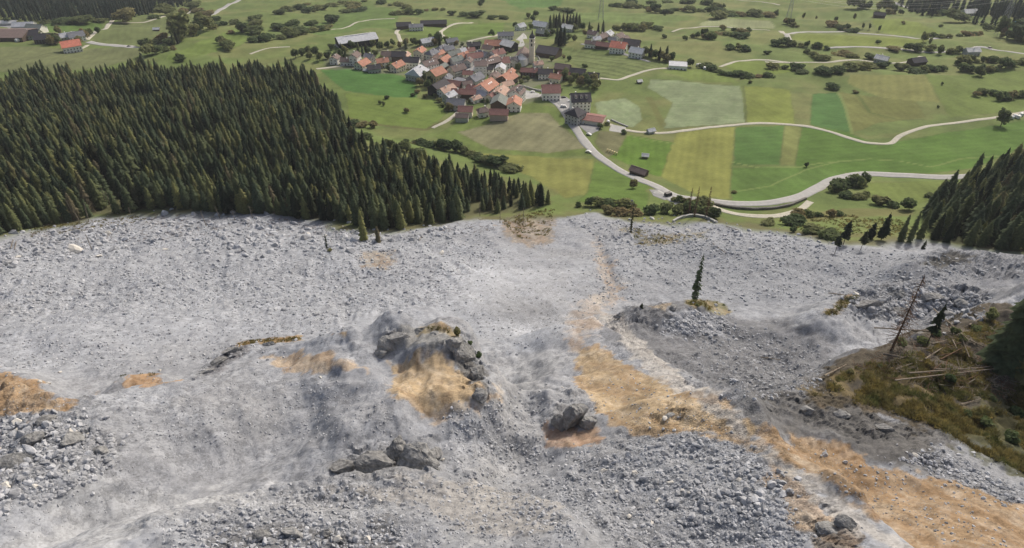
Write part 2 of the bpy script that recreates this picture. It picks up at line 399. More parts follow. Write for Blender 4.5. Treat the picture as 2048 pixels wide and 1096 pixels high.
vil = poly_mask([(640,136),(665,108),(700,100),(800,92),(850,80),(940,82),(1000,70),(1060,60),(1075,100),(1110,130),(1115,190),(1050,204),(1000,226),(930,238),(905,220),(862,185),(832,152),(740,142)], 5, 6, 16, 7)
blend(vil * .75 * sstep(-.5, .5, fbm(GX, GY, 16, 3, 68)), (128, 124, 112)); blend(vil * .45 * sstep(.1, .6, fbm(GX, GY, 20, 3, 69)), (74, 88, 54))
blend((1 - sstep(2, 14, _sd + 5 * n_mid)) * .8 * (1 - ROCK), (112, 104, 80))
C[:] = C.mean(-1, keepdims=True) * .05 + C * .95
C *= np.array([.96, 1.01, .92]) * .93
# forest floor
FOREST_L = [(-300,540),(-150,500),(0,470),(60,456),(150,442),(210,428),(320,416),(450,426),(560,431),(680,442),(760,462),(860,452),(950,432),(1010,424),
            (1060,418),(1112,404),(1050,386),(1000,372),(900,350),(800,331),(740,312),(716,294),(695,262),(672,218),(640,176),(600,158),(540,150),(450,150),(390,152),
            (330,160),(280,148),(200,158),(100,168),(0,175),(-200,185),(-300,190)]
FOREST_R = [(1862,480),(1852,425),(1880,392),(1925,372),(1990,345),(2060,325),(2250,300),(2350,560),(2048,503),(1930,492)]
blend(poly_mask(FOREST_L, 3, 2, 9, 3) * .85, (96, 94, 70)); blend(poly_mask(FOREST_R, 3, 2, 9, 4) * .85, (58, 56, 44))

# the slide: grey scree with ochre soil, darker rock and hollow, pale dust, painted shadow and haze
S = np.zeros_like(C); S[:] = lin((160, 164, 171))
def sblend(mask, rgb):
    m = np.clip(mask, 0, 1)[..., None]; S[:] = S * (1 - m) + lin(rgb) * m
sblend(sstep(-.3, .7, fbm(GX, GY, 40, 3, 101)) * .6, (148, 150, 154)); sblend(sstep(.0, .9, fbm(GX * 1.3 + GY * .3, GY * .9, 3, 4, 102)) * .15, (174, 177, 181)); sblend(sstep(.1, .9, fbm(GX * 1.5 - GY * .4, GY * .6, 2.2, 4, 103)) * .24, (138, 140, 144))
sblend(sstep(.1, .9, n_mid) * .2, (140, 138, 134)); sblend(np.clip(CR_M, 0, 1) * .3 * sstep(-.6, .5, n_fin), (128, 127, 125))
n_stone = fbm(GX, GY, 1.5, 3, 63)
PATCH = [  # outline, colour, weight, softness, wander
    (((-50,480),(350,450),(800,480),(1050,500),(1000,640),(760,640),(450,690),(-50,740)), (168,172,179), .7, 14, 8),
    (((900,520),(1140,540),(1180,620),(1140,730),(1020,760),(930,640)), (190,194,200), .7, 10, 5),  # paler scree, with the brightening of airborne dust haze painted in
    (((1000,700),(1110,700),(1060,900),(1010,1100),(940,1100),(960,850)), (160,161,162), .6, 4, 3),
    (((1250,470),(1600,480),(2050,530),(2000,560),(1650,600),(1300,600)), (142,146,153), .8, 10, 6),
    (((1190,640),(1290,610),(1450,618),(1640,650),(1790,690),(1660,790),(1570,860),(1430,784),(1300,704),(1200,662)), (116,117,120), .75, 5, 6),
    (((1480,800),(1600,770),(1700,800),(1900,880),(1880,930),(1740,915),(1600,870),(1530,880)), (108,107,105), .7, 3, 4),
    (((1640,640),(1800,600),(2060,600),(2060,530),(1900,510),(1760,560)), (132,134,139), .6, 5, 5),
    (((1560,790),(1700,780),(1900,860),(1900,905),(1750,890),(1600,850)), (104,102,99), .8, 3, 5),
    (((1830,528),(1900,500),(1965,510),(1880,538)), (92,90,84), .9, 2, 2),
    (((1700,600),(1800,560),(2000,590),(1950,650),(1800,650)), (140,142,146), .7, 3, 3),
    (((888,700),(930,690),(972,742),(968,805),(925,765)), (118,116,112), .9, 1.5, 1.5),
    (((748,705),(775,665),(805,655),(785,705)), (98,96,94), .85, 1.2, 1),  # shadow side of the hump crest, painted into the ground colour
    (((640,925),(760,890),(870,880),(885,940),(800,962),(690,958)), (132,132,132), .45, 1.2, 2),
    (((390,760),(430,722),(480,690),(500,700),(450,735)), (118,118,122), .85, 1.0, 1),
    (((430,1062),(560,1042),(780,1056),(810,1110),(400,1110)), (110,110,111), .7, 1.2, 2.5),
    (((1095,850),(1115,805),(1165,808),(1195,845),(1150,860)), (134,134,134), .6, .8, 1),
    (((1590,1030),(1690,1026),(1725,1070),(1710,1110),(1640,1110)), (122,110,96), .85, .8, 1),
    (((1160,705),(1190,690),(1255,728),(1330,762),(1400,782),(1500,850),(1545,905),(1570,930),(1480,890),(1400,866),(1260,872),(1200,832),(1155,775)), (186,160,118), .95, 1.4, 1.2),
    (((1510,868),(1600,870),(1700,900),(1800,940),(1900,960),(2060,1015),(2060,1110),(1860,1110),(1760,1040),(1650,970),(1540,905)), (164,134,94), .95, 1.2, 1.0),
    (((778,722),(840,702),(890,712),(940,760),(972,802),(900,832),(830,826),(790,792)), (190,163,120), .95, 1.4, 1.0),
    (((520,718),(600,708),(680,720),(735,742),(640,747),(560,732)), (196,168,130), .75, 1.5, 2.5),
    (((-40,725),(0,738),(60,762),(110,802),(180,785),(120,828),(-40,825)), (178,144,98), .9, 1.2, 2.2),
    (((240,757),(300,746),(348,764),(300,772),(250,770)), (182,140,88), .85, .8, 1.2),
    (((1080,850),(1190,856),(1200,882),(1140,902),(1082,884)), (182,144,110), .8, 1.0, 1.2),
    (((1160,600),(1220,590),(1200,640),(1170,700),(1130,700)), (196,182,168), .7, 4, 3),
    (((1550,900),(1620,985),(1660,1050),(1590,1060),(1540,960)), (184,160,132), .8, 1.2, 1.2),
    (((1190,470),(1225,520),(1242,602),(1215,612),(1195,540)), (170,158,146), .7, 2.5, 2.5),
    (((1000,432),(1110,415),(1110,480),(1060,495),(1010,470)), (136,122,104), .75, 4, 3),
    (((725,505),(780,500),(785,535),(730,535)), (160,146,126), .7, 3, 2), ((( 1240,452),(1300,470),(1380,470),(1430,455),(1340,490),(1270,490)), (120,116,84), .7, 3, 3),
    (((1185,620),(1205,622),(1300,695),(1425,782),(1545,900),(1700,1002),(1840,1110),(1790,1110),(1660,1020),(1510,905),(1400,800),(1270,720)), (182,178,172), .85, 1.2, 1.2),
    (((830,835),(975,800),(1000,770),(1010,790),(960,830),(870,850)), (196,186,172), .7, 1.5, 1),
    (((240,960),(330,985),(480,980),(560,960),(480,1000),(320,1040),(180,1090),(60,1096)), (176,178,180), .6, 3, 4),
    (((650,975),(900,958),(1050,975),(1130,1040),(1060,1080),(800,1010)), (164,160,154), .7, 1.5, 1.5),
    (((1585,765),(1700,712),(1850,655),(1960,615),(2060,600),(2300,590),(2300,990),(2048,962),(1950,905),(1870,850),(1750,812),(1620,802)), (86,77,60), .92, 4, 6),
    (((1640,770),(1760,745),(1900,800),(1980,790),(2060,840),(2060,900),(1920,870),(1780,800)), (124,108,64), .7, 4, 5),
    (((1900,810),(2048,750),(2300,740),(2300,990),(2048,955),(1960,900)), (84,86,54), .8, 4, 5),
    (((1640,630),(1690,590),(1720,590),(1670,630)), (128,116,88), .8, 1, 1),
    (((470,690),(490,680),(600,671),(604,681),(520,688)), (148,116,58), .95, .5, .5), (((662,668),(694,664),(694,671)), (150,120,64), .9, .4, .3),
    (((780,700),(800,672),(830,655),(880,648),(925,680),(940,700),(890,705),(840,695)), (146,145,140), .8, 1, 1.5),
    (((830,664),(850,652),(885,649),(915,668),(905,676),(870,664)), (150,134,92), .8, .6, .8),
    (((1365,605),(1395,597),(1450,607),(1465,622),(1440,632),(1390,616)), (122,118,62), .85, .7, .7),
    (((1295,612),(1345,606),(1330,622)), (150,132,104), .7, .6, .5),
    (((1330,640),(1390,618),(1450,635),(1440,670),(1330,668)), (160,164,172), .7, 1.5, 1.5),
]
for i, (pts, c, wgt, soft, wp) in enumerate(PATCH):
    pm = poly_mask(pts, soft, wp, max(3, wp * 2.2), 100 + i)
    if soft < 5:                                    # broken edges: soil and rock change stone by stone
        on = (pm > 0) & (pm < 1); pm[on] = sstep(.18, .82, pm[on] + .4 * n_stone[on])
    sblend(pm * wgt, c)
# ochre gets streaks of pale dust and browner soil down the slope
bank = poly_mask([(1580,780),(1700,712),(1850,655),(1960,615),(2060,600),(2400,560),(2400,1000),(2048,962),(1950,905),(1870,850),(1750,815),(1610,805)], 4, 3, 8, 55)
och = sstep(.03, .07, S[..., 0] - S[..., 2]) * (1 - bank)
lx = GX * 1.0 + .55 * GY + 1.2 * fbm(GX, GY, 7, 3, 122)
chan = 1 - np.abs(vnoise(lx / 2.6, GY / 16, 123)) * 6; chan2 = 1 - np.abs(vnoise(lx / 1.3 + 5, GY / 9, 124)) * 5
sblend(och * np.clip(np.maximum(chan, .6 * chan2), 0, 1) * .42, (204, 190, 166))
sblend(och * sstep(.0, .5, fbm(lx / 1.2, GY * .25, 2.2, 4, 121)) * .4, (150, 116, 76)); sblend(och * sstep(.3, .6, n_stone) * .22, (176, 166, 152))
S[:] = (S.mean(-1, keepdims=True) * .2 + S * .8) * .92 * np.array([.995, 1.0, 1.012])
S *= (1 + .05 * n_fin + .04 * n_mid + .12 * n_stone)[..., None]
m = ROCK[..., None]; C = C * (1 - m) + S * m
C = np.clip(C, 0.01, .85)

# ------------------------------------------------------------------ materials
def nt_new(name):
    m = bpy.data.materials.new(name); m.use_nodes = True
    nt = m.node_tree; b = nt.nodes['Principled BSDF']
    b.inputs['Roughness'].default_value = .9; b.inputs['Specular IOR Level'].default_value = .15
    return m, nt, b
def nd(nt, t, **kw):
    n = nt.nodes.new(t)
    for k, v in kw.items(): setattr(n, k, v)
    return n
def mixc(nt, fac, a, b, mode='MIX'):
    n = nd(nt, 'ShaderNodeMix', data_type='RGBA', blend_type=mode)
    for s, v in ((n.inputs[0], fac), (n.inputs[6], a), (n.inputs[7], b)):
        if hasattr(v, 'is_linked'): nt.links.new(v, s)
        else: s.default_value = v if not isinstance(v, (tuple, list, np.ndarray)) else (*v[:3], 1)
    return n.outputs[2]
def math_(nt, op, a, b=None):
    n = nd(nt, 'ShaderNodeMath', operation=op)
    for s, v in ((n.inputs[0], a), (n.inputs[1], b)):
        if v is None: continue
        if hasattr(v, 'is_linked'): nt.links.new(v, s)
        else: s.default_value = v
    return n.outputs[0]
def ramp(nt, fac, stops):
    n = nd(nt, 'ShaderNodeValToRGB'); r = n.color_ramp
    while len(r.elements) < len(stops): r.elements.new(.5)
    for e, (p, c) in zip(r.elements, stops): e.position = p; e.color = (*c[:3], 1)
    nt.links.new(fac, n.inputs[0]); return n.outputs[0]
def noise_t(nt, scale, detail=4, vec=None, rough=.55):
    n = nd(nt, 'ShaderNodeTexNoise'); n.inputs['Scale'].default_value = scale; n.inputs['Detail'].default_value = detail; n.inputs['Roughness'].default_value = rough
    if vec is None:
        g = nd(nt, 'ShaderNodeNewGeometry'); vec = g.outputs['Position']
    nt.links.new(vec, n.inputs['Vector']); return n.outputs['Fac']

def ground_material():
    m, nt, b = nt_new('ground')
    ca = nd(nt, 'ShaderNodeAttribute', attribute_name='Cover'); ra = nd(nt, 'ShaderNodeAttribute', attribute_name='rock')
    geo = nd(nt, 'ShaderNodeNewGeometry'); P = geo.outputs['Position']
    v1 = nd(nt, 'ShaderNodeTexVoronoi'); v1.inputs['Scale'].default_value = 2.6; nt.links.new(P, v1.inputs['Vector'])
    v2 = nd(nt, 'ShaderNodeTexVoronoi'); v2.inputs['Scale'].default_value = .75; nt.links.new(P, v2.inputs['Vector'])
    sep1 = nd(nt, 'ShaderNodeSeparateColor'); nt.links.new(v1.outputs['Color'], sep1.inputs[0])
    sep2 = nd(nt, 'ShaderNodeSeparateColor'); nt.links.new(v2.outputs['Color'], sep2.inputs[0])
    n1 = noise_t(nt, 3.0, 5, P, .75); n2 = noise_t(nt, .09, 2, P); n3 = noise_t(nt, .5, 3, P, .65)
    # stony ground: stone to stone differences, patchy
    s = math_(nt, 'ADD', math_(nt, 'MULTIPLY', sep1.outputs[0], .55), math_(nt, 'MULTIPLY', sep2.outputs[0], .45))
    s = math_(nt, 'ADD', math_(nt, 'MULTIPLY', s, .5), math_(nt, 'MULTIPLY', n1, .6))
    rb = nd(nt, 'ShaderNodeAttribute', attribute_name='rubble')
    patch = math_(nt, 'MULTIPLY', math_(nt, 'ADD', math_(nt, 'MULTIPLY', rb.outputs['Fac'], .35), .66), ramp(nt, n2, [(.35, (.55,) * 3), (.62, (1,) * 3)]))
    stone = ramp(nt, s, [(.34, (.5,) * 3), (.55, (1,) * 3), (.74, (1.4,) * 3)])
    stone = mixc(nt, patch, (.97,) * 3, stone)
    grass = ramp(nt, math_(nt, 'ADD', math_(nt, 'MULTIPLY', n1, .5), math_(nt, 'MULTIPLY', n3, .5)), [(.3, (.8, .82, .78)), (.7, (1.2, 1.18, 1.22))])
    f = mixc(nt, ra.outputs['Fac'], grass, stone)
    c = mixc(nt, 1.0, ca.outputs['Color'], f, 'MULTIPLY')
    nt.links.new(c, b.inputs['Base Color'])
    b.inputs['Roughness'].default_value = .95
    bu = nd(nt, 'ShaderNodeBump'); bu.inputs['Distance'].default_value = .5
    nt.links.new(math_(nt, 'ADD', math_(nt, 'MULTIPLY', math_(nt, 'MULTIPLY', ra.outputs['Fac'], rb.outputs['Fac']), .55), .12), bu.inputs['Strength'])
    h = math_(nt, 'ADD', math_(nt, 'MULTIPLY', v2.outputs['Distance'], -.7), math_(nt, 'ADD', math_(nt, 'MULTIPLY', v1.outputs['Distance'], -.35), n1))
    nt.links.new(h, bu.inputs['Height']); nt.links.new(bu.outputs[0], b.inputs['Normal'])
    return m

def plain(name, rgb, var=.15, scale=.8, rough=.85, spec=.2, rand=0.0, bump=0.0):
    m, nt, b = nt_new(name)
    c = lin(rgb)
    n = noise_t(nt, scale, 4)
    col = ramp(nt, n, [(.3, np.clip(c * (1 - var), 0, 1)), (.7, np.clip(c * (1 + var), 0, 1))])
    if rand:
        oi = nd(nt, 'ShaderNodeObjectInfo')
        k = ramp(nt, oi.outputs['Random'], [(0, (1 - rand,) * 3), (1, (1 + rand,) * 3)])
        col = mixc(nt, 1.0, col, k, 'MULTIPLY')
    nt.links.new(col, b.inputs['Base Color'])
    b.inputs['Roughness'].default_value = rough; b.inputs['Specular IOR Level'].default_value = spec
    if bump:
        bu = nd(nt, 'ShaderNodeBump'); bu.inputs['Strength'].default_value = bump; bu.inputs['Distance'].default_value = .3
        nt.links.new(n, bu.inputs['Height']); nt.links.new(bu.outputs[0], b.inputs['Normal'])
    return m

def foliage(name, stops, scale=.9):
    m, nt, b = nt_new(name)
    oi = nd(nt, 'ShaderNodeObjectInfo')
    col = ramp(nt, oi.outputs['Random'], [(p, lin(c)) for p, c in stops])
    n = noise_t(nt, scale, 3)
    k = ramp(nt, n, [(.3, (.7,) * 3), (.7, (1.3,) * 3)])
    nt.links.new(mixc(nt, 1.0, col, k, 'MULTIPLY'), b.inputs['Base Color'])
    b.inputs['Roughness'].default_value = .8
    tr = nd(nt, 'ShaderNodeBsdfTranslucent'); nt.links.new(b.inputs['Base Color'].links[0].from_socket, tr.inputs[0])
    mx = nd(nt, 'ShaderNodeMixShader'); mx.inputs[0].default_value = .55
    nt.links.new(b.outputs[0], mx.inputs[1]); nt.links.new(tr.outputs[0], mx.inputs[2]); nt.links.new(mx.outputs[0], nt.nodes['Material Output'].inputs['Surface'])
    return m

def roof_mat(name, rgb, spec=.2, rough=.75):
    m, nt, b = nt_new(name)
    c = lin(rgb)
    tc = nd(nt, 'ShaderNodeTexCoord')
    n = noise_t(nt, 1.6, 5, tc.outputs['Object'], .65); n2 = noise_t(nt, .35, 2)
    w = nd(nt, 'ShaderNodeTexWave', wave_type='BANDS', bands_direction='X'); w.inputs['Scale'].default_value = 1.1; w.inputs['Distortion'].default_value = .4
    nt.links.new(tc.outputs['Object'], w.inputs['Vector'])
    col = ramp(nt, math_(nt, 'ADD', math_(nt, 'MULTIPLY', n, .6), math_(nt, 'MULTIPLY', n2, .4)), [(.32, np.clip(c * .72, 0, 1)), (.68, np.clip(c * 1.25, 0, 1))])
    nt.links.new(col, b.inputs['Base Color']); b.inputs['Roughness'].default_value = rough; b.inputs['Specular IOR Level'].default_value = spec
    bu = nd(nt, 'ShaderNodeBump'); bu.inputs['Strength'].default_value = .35; bu.inputs['Distance'].default_value = .1
    nt.links.new(w.outputs['Fac'], bu.inputs['Height']); nt.links.new(bu.outputs[0], b.inputs['Normal'])
    return m

M = {}
M['ground'] = ground_material()
M['asphalt'] = plain('asphalt', (172, 171, 168), .10, .5, .9, .1)
M['gravel'] = plain('gravel', (186, 182, 168), .14, .6, .95, .1)
M['paving'] = plain('paving', (150, 150, 150), .12, .4, .9, .1)
M['spruce'] = foliage('spruce_needles', [(0, (88, 104, 82)), (.4, (108, 120, 88)), (.7, (128, 136, 94)), (.92, (154, 156, 102)), (1, (134, 126, 102))])
M['spruce_dark'] = foliage('dark_needles', [(0, (56, 68, 54)), (.6, (68, 78, 58)), (1, (82, 84, 60))])
M['far_needles'] = foliage('far_needles', [(0, (58, 72, 66)), (.6, (68, 82, 70)), (1, (86, 94, 78))])
M['leaves'] = foliage('leaves', [(0, (92, 110, 76)), (.4, (112, 126, 86)), (.8, (140, 144, 98)), (1, (152, 138, 104))])
M['bark'] = plain('bark', (86, 74, 62), .25, 2.0)
M['deadwood'] = plain('dead_wood', (132, 122, 108), .25, 1.5)
M['deadbrown'] = plain('dead_needles', (108, 84, 66), .25, 1.5)
M['rock'] = plain('rock', (172, 174, 178), .22, .9, .95, .1, rand=.24, bump=.8)
M['rock_crag'] = plain('crag_rock', (138, 138, 137), .38, 1.3, .95, .1, rand=.12, bump=.9)
M['rock_dark'] = plain('dark_rock', (128, 127, 124), .35, 1.1, .95, .1, rand=.1, bump=.9)
M['rock_pale'] = plain('pale_rock', (208, 204, 196), .15, .7, .95, .1, rand=.12, bump=.6)
M['tuft'] = foliage('dry_grass', [(0, (118, 112, 78)), (.5, (146, 138, 96)), (1, (98, 102, 72))])
def _patchy(m):
    nt = m.node_tree; b = nt.nodes['Principled BSDF']; src = b.inputs['Base Color'].links[0].from_socket
    n = noise_t(nt, .16, 4); k = ramp(nt, n, [(.36, (.55, .68, .5)), (.48, (.9, .88, .8)), (.6, (1.12, 1.02, .78)), (.72, (.72, .68, .7))])
    c = mixc(nt, 1.0, src, k, 'MULTIPLY'); nt.links.new(c, b.inputs['Base Color'])
    for q in nt.nodes:
        if q.type == 'BSDF_TRANSLUCENT': nt.links.new(c, q.inputs[0])
_patchy(M['tuft'])
for k, c in dict(orange=(192, 140, 118), red=(152, 112, 104), pink=(200, 168, 150), brown=(128, 112, 106), dark=(78, 76, 80), grey=(128, 130, 136),
                 light=(200, 202, 206), white=(226, 224, 220), greengrey=(132, 138, 132), blue=(104, 160, 206), coral=(222, 140, 118)).items():
    M['roof_' + k] = roof_mat('roof_' + k, c)
for k, c in dict(white=(246, 243, 236), cream=(234, 226, 206), wood=(98, 86, 76), grey=(186, 186, 182), yellow=(214, 196, 148), pink=(196, 176, 164), dark=(58, 56, 58)).items():
    M['wall_' + k] = plain('wall_' + k, c, .08, .7)
M['glass'] = plain('window_glass', (44, 48, 54), .1, 1, .25, .5)
M['frame'] = plain('window_frame', (206, 202, 194), .05)
M['metal'] = plain('galvanised_steel', (150, 154, 158), .1, 1, .5, .5)
M['wire'] = plain('power_wire', (206, 208, 210), .05, 1, .5, .4)
M['paint_white'] = plain('white_paint', (230, 230, 228), .05, 1, .4, .4)
M['paint_dark'] = plain('dark_paint', (44, 46, 52), .05, 1, .35, .5)
M['tyre'] = plain('rubber', (30, 30, 30), .1)
M['stone'] = plain('wall_stone', (118, 116, 112), .35, 1.2, .95, .1, bump=.8)
M['concrete'] = plain('concrete', (176, 176, 172), .15, .8, .9, .1)
M['water'] = plain('river', (150, 160, 170), .1, .3, .2, .5)
M['hay'] = plain('pale_wood', (220, 204, 160), .1)

# ------------------------------------------------------------------ mesh helpers
class MB:
    def __init__(s): s.v, s.f, s.mi = [], [], []
    def add(s, vs, fs, mi=0):
        o = len(s.v); s.v += [tuple(p) for p in vs]; s.f += [tuple(o + i for i in f) for f in fs]; s.mi += [mi] * len(fs); return s
    def box(s, cx, cy, cz, sx, sy, sz, rz=0.0, mi=0, tilt=None):
        vs = []
        for dx, dy, dz in ((-1,-1,-1),(1,-1,-1),(1,1,-1),(-1,1,-1),(-1,-1,1),(1,-1,1),(1,1,1),(-1,1,1)):
            x, y, z = dx * sx / 2, dy * sy / 2, dz * sz / 2
            c, sn = math.cos(rz), math.sin(rz)
            vs.append((cx + x * c - y * sn, cy + x * sn + y * c, cz + z))
        return s.add(vs, ((0,3,2,1),(4,5,6,7),(0,1,5,4),(1,2,6,5),(2,3,7,6),(3,0,4,7)), mi)
    def bar(s, a, b, r0, r1=None, n=5, mi=0):
        a, b = Vector(a), Vector(b); r1 = r0 if r1 is None else r1
        d = (b - a); d.normalize()
        u = d.orthogonal().normalized(); w = d.cross(u)
        vs = [a + (u * math.cos(2 * math.pi * i / n) + w * math.sin(2 * math.pi * i / n)) * r0 for i in range(n)]
        vs += [b + (u * math.cos(2 * math.pi * i / n) + w * math.sin(2 * math.pi * i / n)) * r1 for i in range(n)]
        fs = [(i, (i + 1) % n, n + (i + 1) % n, n + i) for i in range(n)] + [tuple(range(n))[::-1], tuple(range(n, 2 * n))]
        return s.add(vs, fs, mi)
    def mesh(s, name, mats, smooth=False):
        me = bpy.data.meshes.new(name); me.from_pydata(s.v, [], s.f)
        for m in (mats if isinstance(mats, (list, tuple)) else [mats]): me.materials.append(M[m] if isinstance(m, str) else m)
        if any(s.mi): me.polygons.foreach_set('material_index', s.mi)
        if smooth: me.polygons.foreach_set('use_smooth', [True] * len(s.f))
        me.update(); return me

def link(name, data, parent=None, loc=None, rz=0.0, scale=None):
    o = bpy.data.objects.new(name, data); COL.objects.link(o)
    if parent is not None: o.parent = parent
    if loc is not None: o.location = loc
    if rz: o.rotation_euler = (0, 0, rz)
    if scale is not None: o.scale = scale if isinstance(scale, (tuple, list)) else (scale,) * 3
    return o
def tag(o, label=None, cat=None, group=None, kind=None):
    for k, v in (('label', label), ('category', cat), ('group', group), ('kind', kind)):
        if v: o[k] = v
    return o

def px_area(pts, n, seed, blur=0):
    p = np.array(pts, float); r = np.random.default_rng(seed); lo, hi = p.min(0), p.max(0); q = np.zeros((0, 2))
    while len(q) < n:
        c = r.uniform(lo, hi, (n, 2)); q = np.concatenate([q, c[inside(c[:, 0], c[:, 1], p)]])
    q = q[:n]
    if blur: q = q + r.normal(0, 1, q.shape) * np.array([blur, blur * .5]) * (r.random((n, 1)) < .5)
    X, Y, _ = hit(q[:, 0], q[:, 1], HT); return np.stack([X, Y], 1)

# ------------------------------------------------------------------ ground sheet
def build_ground():
    n = NR * NC
    me = bpy.data.meshes.new('terrain')
    co = np.stack([GX, GY, GZ], -1).reshape(-1, 3).astype(np.float32)
    ii, jj = np.meshgrid(np.arange(NR - 1), np.arange(NC - 1), indexing='ij')
    a = (ii * NC + jj).ravel()
    q = np.stack([a, a + 1, a + NC + 1, a + NC], 1).astype(np.int32)
    me.vertices.add(n); me.vertices.foreach_set('co', co.ravel())
    me.loops.add(q.size); me.loops.foreach_set('vertex_index', q.ravel())
    me.polygons.add(len(q)); me.polygons.foreach_set('loop_start', np.arange(0, q.size, 4, dtype=np.int32))
    me.polygons.foreach_set('use_smooth', (CR_M.ravel()[a] < .25))
    ca = me.attributes.new('Cover', 'FLOAT_COLOR', 'POINT')
    ca.data.foreach_set('color', np.concatenate([C.reshape(-1, 3), np.ones((n, 1))], 1).astype(np.float32).ravel())
    rb = me.attributes.new('rubble', 'FLOAT', 'POINT'); rb.data.foreach_set('value', np.clip(np.maximum(RUB, CR_M), 0, 1).astype(np.float32).ravel())
    ra = me.attributes.new('rock', 'FLOAT', 'POINT'); ra.data.foreach_set('value', ROCK.astype(np.float32).ravel())
    me.update(calc_edges=True); me.validate()
    me.materials.append(M['ground'])
    o = link('terrain', me); tag(o, 'mountainside with grey landslide scree and green valley meadows', kind='structure')
build_ground()

# ------------------------------------------------------------------ roads and yards
def ribbon(name, pts, width, mat, lift=.12, label=None, dash=False, kind='structure'):
    P = atv(pts); d = np.r_[0, np.cumsum(np.hypot(*np.diff(P, axis=0).T))]
    n = max(8, int(d[-1] / 4)); t = np.linspace(0, d[-1], n)
    # Catmull-Rom through the points
    def cr(v):
        m = np.gradient(v, d); i = np.clip(np.searchsorted(d, t) - 1, 0, len(d) - 2); h = d[i + 1] - d[i]; u = (t - d[i]) / h
        return (2*u**3-3*u**2+1)*v[i] + (u**3-2*u**2+u)*h*m[i] + (-2*u**3+3*u**2)*v[i+1] + (u**3-u**2)*h*m[i+1]
    X, Y = cr(P[:, 0]), cr(P[:, 1])
    tx, ty = np.gradient(X), np.gradient(Y); L = np.hypot(tx, ty) + 1e-9; nx, ny = -ty / L, tx / L
    vs, fs = [], []
    k = 5
    wob = 1 + .12 * np.array([vnoise(np.array([i * .23]), np.array([len(pts) * 3.1]))[0] for i in range(n)])
    rows = []
    for a in np.linspace(-.5, .5, k):
        rows.append((X + nx * width * a * wob, Y + ny * width * a * wob))
    zc = np.max([HT(rx, ry) for rx, ry in rows], axis=0)
    zc = np.convolve(np.pad(zc, 2, mode='edge'), np.ones(5) / 5, 'valid')
    for j, (rx, ry) in enumerate(rows):
        z = np.maximum(HT(rx, ry), zc - .5) + lift
        vs += list(zip(rx, ry, z))
    for j, s in ((0, -1), (k - 1, 1)):                      # verges that run into the ground
        rx, ry = rows[j]; vs += list(zip(rx + s * nx * .5, ry + s * ny * .5, HT(rx, ry) - 1.2))
    def idx(j, i): return j * n + i
    order = [k, *range(k), k + 1]
    for a, b in zip(order[:-1], order[1:]):
        for i in range(n - 1): fs.append((idx(a, i), idx(b, i), idx(b, i + 1), idx(a, i + 1)))
    me = bpy.data.meshes.new(name); me.from_pydata([tuple(map(float, v)) for v in vs], [], fs); me.materials.append(M[mat])
    me.polygons.foreach_set('use_smooth', [True] * len(fs)); me.update()
    o = link(name, me); tag(o, label, kind=kind); return o, np.stack([X, Y], 1)

